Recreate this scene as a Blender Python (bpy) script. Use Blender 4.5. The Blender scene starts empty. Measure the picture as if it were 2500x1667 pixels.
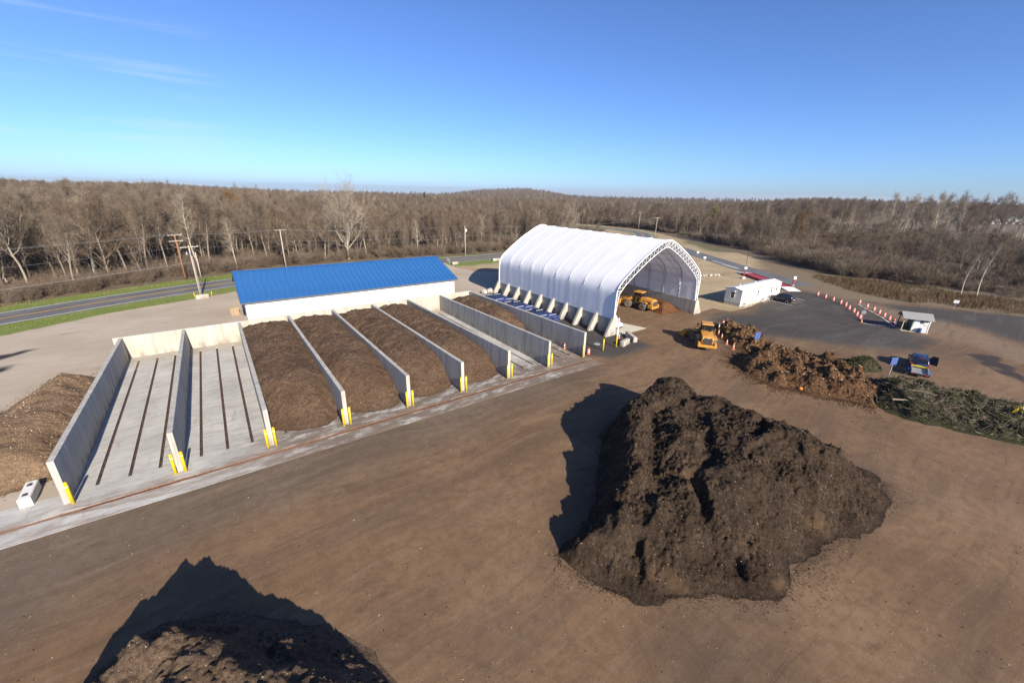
import bpy, math, random
import numpy as np
from mathutils import Vector, Matrix

random.seed(7); rng = np.random.default_rng(7)
scene = bpy.context.scene
COL = scene.collection
rad = math.radians

# ------------------------------------------------------------------ camera
CAM = np.array([11.245, -35.37, 20.585])
YAW, PITCH, ROLL, FPX = 0.6278, 0.353, 0.0233, 999.45
def cam_axes():
    cy, sy, cp, sp = math.cos(YAW), math.sin(YAW), math.cos(PITCH), math.sin(PITCH)
    fwd = Vector((sy*cp, cy*cp, -sp)); right = Vector((cy, -sy, 0)); up = right.cross(fwd)
    cr, sr = math.cos(ROLL), math.sin(ROLL)
    return cr*right + sr*up, -sr*right + cr*up, fwd
RX, UP, FW = cam_axes()
cd = bpy.data.cameras.new('camera'); cam = bpy.data.objects.new('camera', cd); COL.objects.link(cam)
cd.sensor_width = 36; cd.lens = FPX/2500*36; cd.clip_start = 0.5; cd.clip_end = 20000
M = Matrix.Identity(4)
for i in range(3):
    M[i][0] = RX[i]; M[i][1] = UP[i]; M[i][2] = -FW[i]; M[i][3] = CAM[i]
cam.matrix_world = M
scene.camera = cam

# ------------------------------------------------------------------ sky, sun, exposure
SUN_EL, SUN_AZ = rad(27), rad(3)      # the sun stands behind the camera; shadows run along +Y, 3 degrees to +X
w = bpy.data.worlds.new('World'); scene.world = w; w.use_nodes = True
wn, wl = w.node_tree.nodes, w.node_tree.links
wn.clear()
sky = wn.new('ShaderNodeTexSky'); sky.sky_type = 'NISHITA'; sky.sun_disc = False
sky.sun_elevation = SUN_EL; sky.sun_rotation = rad(180) + SUN_AZ
sky.air_density = 0.8; sky.dust_density = 0.5; sky.ozone_density = 6.0; sky.altitude = 200
bg = wn.new('ShaderNodeBackground'); bg.inputs['Strength'].default_value = 0.076
wo = wn.new('ShaderNodeOutputWorld')
hs = wn.new('ShaderNodeHueSaturation'); hs.inputs['Saturation'].default_value = 0.95
tn = wn.new('ShaderNodeMix'); tn.data_type = 'RGBA'; tn.blend_type = 'MULTIPLY'; tn.inputs[0].default_value = 1; tn.inputs[7].default_value = (0.83, 0.985, 1.24, 1)
wl.new(sky.outputs[0], hs.inputs['Color']); wl.new(hs.outputs[0], tn.inputs[6])
# a few thin cirrus streaks low in the north-west
tc = wn.new('ShaderNodeTexCoord'); mp = wn.new('ShaderNodeMapping'); mp.inputs['Scale'].default_value = (2.2, 2.2, 42.0); mp.inputs['Rotation'].default_value = (0.0, 0.045, 0.0); mp.inputs['Location'].default_value = (3.1, 0.4, 0.0)
cn = wn.new('ShaderNodeTexNoise'); cn.inputs['Scale'].default_value = 1.0; cn.inputs['Detail'].default_value = 4; cn.inputs['Roughness'].default_value = 0.5
wl.new(tc.outputs['Generated'], mp.inputs['Vector']); wl.new(mp.outputs[0], cn.inputs['Vector'])
def mrange(sock, a, b, lo, hi):
    q = wn.new('ShaderNodeMapRange'); q.interpolation_type = 'SMOOTHSTEP'; wl.new(sock, q.inputs['Value'])
    for k, v in (('From Min', a), ('From Max', b), ('To Min', lo), ('To Max', hi)): q.inputs[k].default_value = v
    return q.outputs[0]
def mul(a, b):
    q = wn.new('ShaderNodeMath'); q.operation = 'MULTIPLY'; wl.new(a, q.inputs[0]); wl.new(b, q.inputs[1]); return q.outputs[0]
dv = wn.new('ShaderNodeVectorMath'); dv.operation = 'DOT_PRODUCT'; wl.new(tc.outputs['Generated'], dv.inputs[0]); dv.inputs[1].default_value = (-0.137, 0.983, 0.121)
cf = mul(mrange(cn.outputs['Fac'], 0.47, 0.64, 0.0, 0.22), mrange(dv.outputs['Value'], 0.968, 0.997, 0.0, 1.0))
cm = wn.new('ShaderNodeMix'); cm.data_type = 'RGBA'; cm.inputs[7].default_value = (5.6, 6.2, 6.9, 1); wl.new(cf, cm.inputs[0]); wl.new(tn.outputs[2], cm.inputs[6]); wl.new(cm.outputs[2], bg.inputs['Color']); wl.new(bg.outputs[0], wo.inputs['Surface'])
sl = bpy.data.lights.new('sun', 'SUN'); sl.energy = 4.9; sl.angle = rad(0.5); sl.color = (1.0, 0.91, 0.78)
so = bpy.data.objects.new('sun', sl); COL.objects.link(so)
sdir = Vector((math.sin(SUN_AZ)*math.cos(SUN_EL), math.cos(SUN_AZ)*math.cos(SUN_EL), -math.sin(SUN_EL)))
so.rotation_euler = sdir.to_track_quat('-Z', 'Y').to_euler(); so.location = (0, -60, 60)
scene.view_settings.view_transform = 'Standard'; scene.view_settings.look = 'None'
scene.view_settings.gamma = 1; scene.view_settings.exposure = 0.90; scene.view_settings.use_curve_mapping = False
scene.render.engine = 'CYCLES'
cy_ = scene.cycles
cy_.max_bounces = 6; cy_.diffuse_bounces = 3; cy_.glossy_bounces = 2; cy_.transmission_bounces = 4; cy_.transparent_max_bounces = 8
cy_.caustics_reflective = False; cy_.caustics_refractive = False
try: cy_.use_denoising = True
except Exception: pass

# ------------------------------------------------------------------ helpers: noise
def _hash(ix, iy, s):
    h = (ix.astype(np.int64)*374761393 + iy.astype(np.int64)*668265263 + s*1274126177) & 0x7fffffff
    h = ((h ^ (h >> 13))*1274126177) & 0x7fffffff
    return ((h ^ (h >> 16)) & 0xffff)/65535.0
def vnoise(x, y, s=0):
    x = np.asarray(x, float); y = np.asarray(y, float)
    ix, iy = np.floor(x), np.floor(y); fx, fy = x-ix, y-iy
    ux, uy = fx*fx*(3-2*fx), fy*fy*(3-2*fy)
    a, b = _hash(ix, iy, s), _hash(ix+1, iy, s); c, d = _hash(ix, iy+1, s), _hash(ix+1, iy+1, s)
    return (a*(1-ux)+b*ux)*(1-uy) + (c*(1-ux)+d*ux)*uy
def fbm(x, y, oct=4, s=0, gain=0.5):
    t = 0; a = 1; n = 0
    for o in range(oct):
        t = t + a*(vnoise(x*2**o+o*17.3, y*2**o-o*9.1, s+o)*2-1); n += a; a *= gain
    return t/n
def sdf(poly, x, y):
    P = np.asarray(poly, float); x = np.asarray(x, float); y = np.asarray(y, float)
    d = np.full(x.shape, 1e18); inside = np.zeros(x.shape, bool)
    for i in range(len(P)):
        a, b = P[i], P[(i+1) % len(P)]
        e = b-a; L = e@e + 1e-12
        t = np.clip(((x-a[0])*e[0]+(y-a[1])*e[1])/L, 0, 1)
        d = np.minimum(d, (x-a[0]-t*e[0])**2+(y-a[1]-t*e[1])**2)
        if a[1] != b[1]:
            c = ((a[1] > y) != (b[1] > y)) & (x < (b[0]-a[0])*(y-a[1])/(b[1]-a[1])+a[0])
            inside ^= c
    return np.where(inside, -1, 1)*np.sqrt(d)
def smooth(a, b, v):
    t = np.clip((v-a)/(b-a), 0, 1); return t*t*(3-2*t)
def catmull(pts, step):
    P = [np.array(p, float) for p in pts]; P = [2*P[0]-P[1]]+P+[2*P[-1]-P[-2]]
    out = []
    for i in range(1, len(P)-2):
        n = max(2, int(np.linalg.norm(P[i+1]-P[i])/step))
        for k in range(n):
            t = k/n
            out.append(0.5*((2*P[i])+(-P[i-1]+P[i+1])*t+(2*P[i-1]-5*P[i]+4*P[i+1]-P[i+2])*t*t+(-P[i-1]+3*P[i]-3*P[i+1]+P[i+2])*t**3))
    out.append(P[-2]); return np.array(out)

# ------------------------------------------------------------------ helpers: materials
class G:
    def __init__(s, name):
        s.m = bpy.data.materials.new(name); s.m.use_nodes = True
        s.t = s.m.node_tree; s.t.nodes.clear()
        s.out = s.t.nodes.new('ShaderNodeOutputMaterial'); s.b = s.t.nodes.new('ShaderNodeBsdfPrincipled')
        s.t.links.new(s.b.outputs[0], s.out.inputs['Surface'])
        s.set('Roughness', 0.85); s.b.inputs['Specular IOR Level'].default_value = 0.25
    def n(s, t, **k):
        nd = s.t.nodes.new(t)
        for a, v in k.items(): setattr(nd, a, v)
        return nd
    def put(s, sock, v):
        if isinstance(v, bpy.types.NodeSocket): s.t.links.new(v, sock)
        elif isinstance(v, (tuple, list)) and len(v) == 3 and sock.type == 'RGBA': sock.default_value = (*v, 1)
        else: sock.default_value = v
    def set(s, k, v): s.put(s.b.inputs[k], v)
    def obj(s): return s.n('ShaderNodeTexCoord').outputs['Object']
    def rnd(s): return s.n('ShaderNodeObjectInfo').outputs['Random']
    def attr(s, name): return s.n('ShaderNodeAttribute', attribute_name=name).outputs['Fac']
    def scale(s, v, sc, rot=(0, 0, 0)):
        m = s.n('ShaderNodeMapping'); s.put(m.inputs['Vector'], v); m.inputs['Scale'].default_value = sc; m.inputs['Rotation'].default_value = rot
        return m.outputs[0]
    def noise(s, v, sc=1, det=4, rough=0.55, dist=0):
        n = s.n('ShaderNodeTexNoise'); s.put(n.inputs['Vector'], v)
        n.inputs['Scale'].default_value = sc; n.inputs['Detail'].default_value = det; n.inputs['Roughness'].default_value = rough; n.inputs['Distortion'].default_value = dist
        return n.outputs['Fac']
    def vor(s, v, sc=1, feat='F1', out='Distance'):
        n = s.n('ShaderNodeTexVoronoi', feature=feat); s.put(n.inputs['Vector'], v); n.inputs['Scale'].default_value = sc
        return n.outputs[out]
    def math(s, op, a, b=0.0, c=None, clamp=False):
        n = s.n('ShaderNodeMath', operation=op, use_clamp=clamp); s.put(n.inputs[0], a); s.put(n.inputs[1], b)
        if c is not None: s.put(n.inputs[2], c)
        return n.outputs[0]
    def step(s, v, a, b, lo=0.0, hi=1.0):
        n = s.n('ShaderNodeMapRange', interpolation_type='SMOOTHSTEP'); s.put(n.inputs['Value'], v)
        n.inputs['From Min'].default_value = a; n.inputs['From Max'].default_value = b; n.inputs['To Min'].default_value = lo; n.inputs['To Max'].default_value = hi
        return n.outputs[0]
    def mix(s, f, a, b, mode='MIX'):
        n = s.n('ShaderNodeMix', data_type='RGBA', blend_type=mode)
        s.put(n.inputs[0], f); s.put(n.inputs[6], a); s.put(n.inputs[7], b)
        return n.outputs[2]
    def ramp(s, f, stops):
        n = s.n('ShaderNodeValToRGB'); s.put(n.inputs[0], f); el = n.color_ramp.elements
        while len(el) < len(stops): el.new(0.5)
        for e, (p, c) in zip(el, stops): e.position = p; e.color = (*c, 1)
        return n.outputs[0]
    def sep(s, v):
        n = s.n('ShaderNodeSeparateXYZ'); s.put(n.inputs[0], v); return n.outputs
    def bump(s, h, st=0.3, d=0.05):
        n = s.n('ShaderNodeBump'); n.inputs['Strength'].default_value = st; n.inputs['Distance'].default_value = d
        s.put(n.inputs['Height'], h); s.t.links.new(n.outputs[0], s.b.inputs['Normal'])
MATS = {}
def simple(name, col, rough=0.6, metal=0.0, var=0.12, sc=3.0, spec=0.3):
    g = G(name); o = g.obj(); n = g.noise(o, sc, 4, 0.6)
    lo = tuple(c*(1-var) for c in col); hi = tuple(min(1, c*(1+var)) for c in col)
    g.set('Base Color', g.ramp(n, [(0.3, lo), (0.7, hi)])); g.set('Roughness', rough); g.set('Metallic', metal)
    g.b.inputs['Specular IOR Level'].default_value = spec
    MATS[name] = g.m; return g.m

# ------------------------------------------------------------------ helpers: meshes
class MB:
    def __init__(s): s.v = []; s.f = []
    def add(s, v, f):
        o = len(s.v); s.v += [tuple(p) for p in v]; s.f += [tuple(i+o for i in q) for q in f]; return s
    def box(s, x0, x1, y0, y1, z0, z1, mt=None, tx=1.0, ty=1.0):
        cx, cy = (x0+x1)/2, (y0+y1)/2
        v = [(x0, y0, z0), (x1, y0, z0), (x1, y1, z0), (x0, y1, z0)] + [(cx+(x-cx)*tx, cy+(y-cy)*ty, z1) for x, y in ((x0, y0), (x1, y0), (x1, y1), (x0, y1))]
        if mt is not None: v = [mt @ Vector(p) for p in v]
        return s.add(v, [(0, 3, 2, 1), (4, 5, 6, 7), (0, 1, 5, 4), (1, 2, 6, 5), (2, 3, 7, 6), (3, 0, 4, 7)])
    def prism(s, poly, axis, a, b, mt=None):
        # poly: 2D points in the plane perpendicular to axis
        def P(p, t):
            q = {'x': (t, p[0], p[1]), 'y': (p[0], t, p[1]), 'z': (p[0], p[1], t)}[axis]
            return (mt @ Vector(q)) if mt is not None else q
        n = len(poly); v = [P(p, a) for p in poly]+[P(p, b) for p in poly]
        f = [tuple(range(n-1, -1, -1)), tuple(range(n, 2*n))]+[(i, (i+1) % n, n+(i+1) % n, n+i) for i in range(n)]
        return s.add(v, f)
    def tube(s, pts, r, n=6, cap=True, r1=None):
        pts = [Vector(p) for p in pts]; k = len(pts); rings = []
        for i, p in enumerate(pts):
            d = (pts[min(i+1, k-1)]-pts[max(i-1, 0)]).normalized()
            a = Vector((0, 0, 1)) if abs(d.z) < 0.9 else Vector((1, 0, 0))
            u = d.cross(a).normalized(); q = d.cross(u)
            rr = r if r1 is None else r+(r1-r)*i/(k-1)
            rings.append([p+u*math.cos(2*math.pi*j/n)*rr+q*math.sin(2*math.pi*j/n)*rr for j in range(n)])
        v = [p for ring in rings for p in ring]; f = []
        for i in range(k-1):
            for j in range(n):
                f.append((i*n+j, i*n+(j+1) % n, (i+1)*n+(j+1) % n, (i+1)*n+j))
        if cap: f += [tuple(range(n-1, -1, -1)), tuple((k-1)*n+j for j in range(n))]
        return s.add(v, f)
    def lathe(s, prof, n=12, c=(0, 0, 0), axis='z'):
        v = []; f = []; k = len(prof)
        for r, z in prof:
            for j in range(n):
                a = 2*math.pi*j/n; x, y = r*math.cos(a), r*math.sin(a)
                q = {'z': (x, y, z), 'y': (x, z, y), 'x': (z, x, y)}[axis]
                v.append((c[0]+q[0], c[1]+q[1], c[2]+q[2]))
        for i in range(k-1):
            for j in range(n): f.append((i*n+j, i*n+(j+1) % n, (i+1)*n+(j+1) % n, (i+1)*n+j))
        f += [tuple(range(n-1, -1, -1)), tuple((k-1)*n+j for j in range(n))]
        return s.add(v, f)
    def build(s, name, m, parent=None, smooth_=False, bevel=0.0):
        me = bpy.data.meshes.new(name); me.from_pydata(s.v, [], s.f); me.update()
        if smooth_: me.shade_smooth()
        return link(name, me, m, parent, bevel)
def link(name, me, m, parent=None, bevel=0.0):
    o = bpy.data.objects.new(name, me); COL.objects.link(o)
    if m is not None and not me.materials: me.materials.append(MATS[m] if isinstance(m, str) else m)
    if parent is not None: o.parent = parent
    if bevel:
        b = o.modifiers.new('bevel', 'BEVEL'); b.width = bevel; b.segments = 2; b.limit_method = 'ANGLE'; b.angle_limit = rad(40)
    return o
def np_mesh(name, V, F, attrs=None, smooth_=False):
    """V (n,3) float, F (m,3|4) int"""
    V = np.asarray(V, np.float32); F = np.asarray(F, np.int32)
    me = bpy.data.meshes.new(name); k = F.shape[1]
    me.vertices.add(len(V)); me.vertices.foreach_set('co', V.ravel())
    me.loops.add(F.size); me.loops.foreach_set('vertex_index', F.ravel())
    me.polygons.add(len(F)); me.polygons.foreach_set('loop_start', np.arange(0, F.size, k, dtype=np.int32))
    me.update(calc_edges=True)
    for a, val in (attrs or {}).items():
        at = me.attributes.new(a, 'FLOAT', 'POINT'); at.data.foreach_set('value', np.asarray(val, np.float32))
    if smooth_: me.shade_smooth()
    return me
def tag(o, label, cat, group=None):
    o['label'] = label; o['category'] = cat
    if group: o['group'] = group
    return o
def struct(o): o['kind'] = 'structure'; return o
def stuff(o, label=None, cat=None):
    o['kind'] = 'stuff'
    if label: o['label'] = label
    if cat: o['category'] = cat
    return o
def empty(name, loc=(0, 0, 0), rz=0.0):
    o = bpy.data.objects.new(name, None); COL.objects.link(o); o.location = loc; o.rotation_euler = (0, 0, rz); o.empty_display_size = 0.3; return o
def copy_tree(src, loc, rz=None, parent=None):
    c = src.copy(); COL.objects.link(c); c.parent = parent
    if parent is None:
        c.location = loc
        if rz is not None: c.rotation_euler = (0, 0, rz)
    for ch in list(src.children): copy_tree(ch, None, None, c)
    return c
def sheet(name, poly, z, res, m, attrs=None, holes=(), jitter=0.0, zf=None):
    P = np.asarray(poly, float); x0, y0 = P.min(0)-res; x1, y1 = P.max(0)+res
    nx, ny = int((x1-x0)/res)+2, int((y1-y0)/res)+2
    gx, gy = np.meshgrid(x0+np.arange(nx)*res, y0+np.arange(ny)*res)
    def field(x, y):
        d = sdf(poly, x, y)
        for h in holes: d = np.maximum(d, -sdf(h, x, y))
        if jitter: d = d+jitter*fbm(x*0.35, y*0.35, 3, 91)
        return d
    D = field(gx, gy)
    cen = (D[:-1, :-1]+D[1:, :-1]+D[:-1, 1:]+D[1:, 1:])/4
    idx = np.arange(nx*ny).reshape(ny, nx)
    keep = cen < res*0.15
    F = np.stack([idx[:-1, :-1][keep], idx[:-1, 1:][keep], idx[1:, 1:][keep], idx[1:, :-1][keep]], 1)
    X, Y = gx.ravel().copy(), gy.ravel().copy()
    used = np.unique(F); remap = -np.ones(nx*ny, int); remap[used] = np.arange(len(used))
    X, Y = X[used], Y[used]; F = remap[F]
    e = 0.05
    for _ in range(2):
        d = field(X, Y); gxx = (field(X+e, Y)-d)/e; gyy = (field(X, Y+e)-d)/e
        g2 = gxx**2+gyy**2+1e-6; o = np.where((d > 0), d, 0)
        X = X-np.clip(o*gxx/g2, -res, res); Y = Y-np.clip(o*gyy/g2, -res, res)
    Z = np.full(X.shape, z) if zf is None else zf(X, Y)
    A = {k: fn(X, Y) for k, fn in (attrs or {}).items()}
    me = np_mesh(name, np.stack([X, Y, Z], 1), F, A, True)
    return struct(link(name, me, m))
def offset_line(line, d):
    t = np.gradient(line, axis=0); t /= np.linalg.norm(t, axis=1)[:, None]+1e-9
    return line+np.stack([-t[:, 1], t[:, 0]], 1)*np.asarray(d).reshape(-1, 1)
def ribbon(line, d0, d1, z, zf=None):
    a, b = offset_line(line, d0), offset_line(line, d1); n = len(line)
    V = np.zeros((2*n, 3)); V[:n, :2] = a; V[n:, :2] = b; V[:, 2] = z if zf is None else z+zf(V[:, 0], V[:, 1])
    i = np.arange(n-1); F = np.stack([i, i+1, n+i+1, n+i], 1)[:, ::-1]
    if np.cross(np.append(b[0]-a[0], 0), np.append(a[1]-a[0], 0))[2] < 0: F = F[:, ::-1]
    return V, F

# ------------------------------------------------------------------ materials
def m_concrete(name, base, streak=0.5):
    g = G(name); o = g.obj(); x, y, z = g.sep(o)
    q = g.math('FLOOR', g.math('DIVIDE', g.math('ADD', x, y), 0.61))
    wn_ = g.n('ShaderNodeTexWhiteNoise', noise_dimensions='1D'); g.put(wn_.inputs['W'], q)
    fr = g.math('FRACT', g.math('DIVIDE', g.math('ADD', x, y), 0.61))
    joint = g.math('LESS_THAN', fr, 0.045)
    st = g.noise(g.scale(o, (1.6, 1.6, 0.12)), 1.6, 5, 0.65); big = g.noise(o, 0.35, 4, 0.6); fine = g.noise(o, 9, 4, 0.6)
    c = g.ramp(st, [(0.28, tuple(k*(1-0.55*streak) for k in base)), (0.5, base), (0.75, tuple(min(1, k*1.16) for k in base))])
    c = g.mix(g.math('MULTIPLY', wn_.outputs['Value'], 0.35*streak), c, tuple(k*0.62 for k in base))
    c = g.mix(g.step(big, 0.45, 0.72, 0, 0.35), c, tuple(k*f for k, f in zip(base, (0.72, 0.68, 0.6))))
    c = g.mix(g.math('MULTIPLY', joint, 0.4), c, tuple(k*0.45 for k in base))
    # damp, dirty foot of the wall
    c = g.mix(g.math('MULTIPLY', g.step(z, 1.3, 0.1), g.step(g.noise(g.scale(o, (1, 1, 0.4)), 1.1, 4), 0.42, 0.62, 0, 0.55)), c, (0.13, 0.10, 0.075))
    c = g.mix(g.step(fine, 0.35, 0.7, 0, 0.2), c, tuple(k*0.7 for k in base))
    g.set('Base Color', c); g.set('Roughness', 0.9); g.bump(g.math('ADD', g.math('MULTIPLY', fine, 0.4), g.math('MULTIPLY', joint, -0.6)), 0.35, 0.02)
    MATS[name] = g.m
m_concrete('concrete_wall', (0.45, 0.425, 0.375), 0.95)
m_concrete('concrete_pale', (0.45, 0.415, 0.35), 0.45)

def m_slab():
    g = G('slab'); o = g.obj(); x, y, z = g.sep(o)
    n1 = g.noise(o, 0.25, 5, 0.6); n2 = g.noise(g.scale(o, (0.5, 2.2, 1)), 1.3, 5, 0.65); n3 = g.noise(o, 12, 3)
    c = g.ramp(n1, [(0.3, (0.35, 0.34, 0.31)), (0.55, (0.47, 0.455, 0.42)), (0.75, (0.54, 0.52, 0.48))])
    c = g.mix(g.step(n2, 0.42, 0.66, 0, 0.55), c, (0.29, 0.265, 0.235))
    c = g.mix(g.step(g.noise(g.scale(o, (1.6, 0.25, 1)), 0.8, 6, 0.75), 0.56, 0.68, 0, 0.45), c, (0.24, 0.205, 0.165))
    c = g.mix(g.math('MULTIPLY', g.step(y, 26, 29.5), 0.45), c, (0.30, 0.235, 0.16))
    # compost smeared out of the working bays and along the trench
    ins = g.math('MULTIPLY', g.step(x, 7, 15), g.step(y, 4.5, 1.0))
    sm = g.math('MULTIPLY', ins, g.step(g.noise(g.scale(o, (0.5, 1.3, 1)), 0.9, 6, 0.7), 0.36, 0.54))
    c = g.mix(g.math('MULTIPLY', sm, 0.9), c, (0.13, 0.093, 0.066))
    far = g.math('MULTIPLY', g.step(x, 43, 44.5), g.step(g.noise(o, 0.8, 5, 0.7), 0.36, 0.52))
    c = g.mix(g.math('MULTIPLY', far, 0.8), c, (0.17, 0.12, 0.085))
    tr = g.math('MULTIPLY', g.step(g.math('ABSOLUTE', g.math('ADD', y, 1.22)), 0.75, 0.1), g.step(g.noise(g.scale(o, (0.5, 1.5, 1)), 1.0, 5, 0.7), 0.42, 0.6))
    c = g.mix(g.math('MULTIPLY', tr, 0.8), c, (0.20, 0.125, 0.08))
    c = g.mix(g.math('MULTIPLY', g.step(y, 0.3, -0.6), g.step(g.noise(g.scale(o, (0.22, 1.1, 1)), 1.2, 6, 0.75), 0.42, 0.60, 0, 0.6)), c, (0.20, 0.145, 0.10))
    c = g.mix(g.step(g.noise(o, 2.3, 2, 0.5), 0.70, 0.74, 0, 0.6), c, (0.10, 0.07, 0.05))
    c = g.mix(g.step(n3, 0.4, 0.75, 0, 0.18), c, (0.22, 0.2, 0.18))
    g.set('Base Color', c); g.set('Roughness', 0.88); g.bump(n3, 0.15, 0.01); MATS['slab'] = g.m
m_slab()

def m_yard():
    g = G('yard_dirt'); o = g.obj(); x, y, z = g.sep(o)
    asp, pale, wet, near = g.attr('asphalt'), g.attr('pale'), g.attr('wet'), g.attr('grey')
    n1 = g.noise(o, 0.11, 5, 0.6); n2 = g.noise(o, 1.4, 6, 0.7); n3 = g.noise(o, 11, 3, 0.6)
    wob = g.math('MULTIPLY', g.math('SUBTRACT', g.noise(o, 0.028, 2), 0.5), 12.0)
    cx = g.n('ShaderNodeCombineXYZ'); g.put(cx.inputs[0], g.math('MULTIPLY', x, 0.045)); g.put(cx.inputs[1], g.math('ADD', y, wob))
    streak = g.noise(cx.outputs[0], 1.1, 7, 0.74)
    def arcs(cx0, cy0):
        d = g.n('ShaderNodeVectorMath', operation='DISTANCE'); g.put(d.inputs[0], o); d.inputs[1].default_value = (cx0, cy0, 0)
        r = g.math('ADD', d.outputs['Value'], g.math('MULTIPLY', g.noise(o, 0.09, 2), 3.0))
        t = g.n('ShaderNodeTexNoise', noise_dimensions='1D'); g.put(t.inputs['W'], r); t.inputs['Scale'].default_value = 1.3; t.inputs['Detail'].default_value = 5; t.inputs['Roughness'].default_value = 0.75
        return d.outputs['Value'], t.outputs['Fac']
    c = g.ramp(n1, [(0.28, (0.118, 0.074, 0.043)), (0.5, (0.178, 0.115, 0.067)), (0.72, (0.228, 0.152, 0.093))])
    c = g.mix(g.step(g.noise(g.scale(cx.outputs[0], (1.5, 0.22, 1)), 1.0, 4, 0.6), 0.46, 0.62, 0, 0.55), c, (0.105, 0.074, 0.05))
    c = g.mix(near, c, g.ramp(n1, [(0.3, (0.095, 0.077, 0.060)), (0.7, (0.155, 0.124, 0.095))]))
    c = g.mix(g.math('MULTIPLY', pale, 0.8), c, (0.205, 0.160, 0.118))
    c = g.mix(g.math('MULTIPLY', asp, 0.9), c, g.ramp(n1, [(0.3, (0.030, 0.029, 0.028)), (0.7, (0.056, 0.052, 0.048))]))
    # tyre streaks along the bays and turning arcs
    c = g.mix(g.step(streak, 0.50, 0.70, 0, 0.7), c, g.mix(asp, (0.215, 0.157, 0.108), (0.11, 0.10, 0.09)))
    c = g.mix(g.step(streak, 0.47, 0.30, 0, 0.7), c, g.mix(asp, (0.075, 0.053, 0.037), (0.035, 0.033, 0.031)))
    for (ax, ay, r0, r1) in ((5, -34, 14, 30), (88, -12, 6, 26), (40, -38, 10, 26), (-9, 12, 5, 18)):
        d, t = arcs(ax, ay)
        win = g.math('MULTIPLY', g.step(d, r0-3, r0+2), g.step(d, r1+4, r1-4))
        c = g.mix(g.math('MULTIPLY', win, g.step(t, 0.54, 0.74, 0, 0.22)), c, g.mix(asp, (0.21, 0.155, 0.11), (0.13, 0.115, 0.10)))
        c = g.mix(g.math('MULTIPLY', win, g.step(t, 0.44, 0.26, 0, 0.25)), c, g.mix(asp, (0.075, 0.055, 0.04), (0.035, 0.033, 0.031)))
    c = g.mix(g.step(n2, 0.40, 0.68, 0, 0.5), c, g.mix(asp, (0.095, 0.062, 0.039), (0.05, 0.046, 0.042)))
    c = g.mix(g.step(g.noise(g.scale(o, (0.35, 1.0, 1), (0, 0, 0.25)), 0.5, 6, 0.75), 0.56, 0.66, 0, 0.6), c, g.mix(asp, (0.085, 0.056, 0.036), (0.045, 0.042, 0.038)))
    c = g.mix(g.step(g.noise(g.scale(o, (0.3, 0.9, 1), (0, 0, -0.5)), 0.22, 5, 0.65), 0.55, 0.68, 0, 0.5), c, g.mix(asp, (0.24, 0.165, 0.105), (0.12, 0.105, 0.09)))
    c = g.mix(g.step(g.vor(o, 1.7), 0.05, 0.03, 0, 0.5), c, (0.27, 0.21, 0.15))
    c = g.mix(g.step(n3, 0.42, 0.7, 0, 0.3), c, (0.085, 0.060, 0.042))
    c = g.mix(g.step(g.noise(o, 5, 4, 0.7), 0.56, 0.72, 0, 0.45), c, g.mix(asp, (0.25, 0.195, 0.145), (0.15, 0.135, 0.12)))
    c = g.mix(1.0, c, g.mix(asp, (1.03, 0.96, 0.87), (1.0, 1.0, 1.0)), 'MULTIPLY')
    c = g.mix(g.math('MULTIPLY', wet, 0.85), c, (0.028, 0.024, 0.024))
    g.set('Base Color', c); g.set('Roughness', g.step(wet, 0.2, 0.9, 0.92, 0.8))
    g.bump(g.math('ADD', g.math('MULTIPLY', n2, 0.6), g.math('ADD', g.math('MULTIPLY', n3, 0.25), g.math('MULTIPLY', streak, 0.5))), 0.45, 0.05); MATS['yard_dirt'] = g.m
m_yard()

def m_gravel():
    g = G('gravel'); o = g.obj(); wet = g.attr('wet')
    n1 = g.noise(o, 0.08, 5, 0.6); n2 = g.noise(g.scale(o, (0.35, 1.3, 1), (0, 0, 0.35)), 0.5, 6, 0.68); n3 = g.noise(o, 9, 4, 0.65)
    c = g.ramp(n1, [(0.3, (0.33, 0.27, 0.20)), (0.55, (0.42, 0.35, 0.27)), (0.75, (0.47, 0.40, 0.32))])
    c = g.mix(g.step(n2, 0.50, 0.74, 0, 0.5), c, (0.29, 0.24, 0.19)); c = g.mix(g.step(n2, 0.42, 0.25, 0, 0.5), c, (0.47, 0.40, 0.31))
    c = g.mix(g.step(g.noise(g.scale(o, (0.4, 1, 1), (0, 0, 0.5)), 0.5, 5, 0.7), 0.64, 0.70, 0, 0.6), c, (0.16, 0.13, 0.11))
    c = g.mix(g.step(n3, 0.42, 0.75, 0, 0.22), c, (0.25, 0.20, 0.155))
    c = g.mix(wet, c, (0.035, 0.028, 0.030))
    g.set('Base Color', c); g.set('Roughness', g.step(wet, 0.2, 0.9, 0.92, 0.75)); g.bump(n3, 0.3, 0.03); MATS['gravel'] = g.m
m_gravel()

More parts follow.
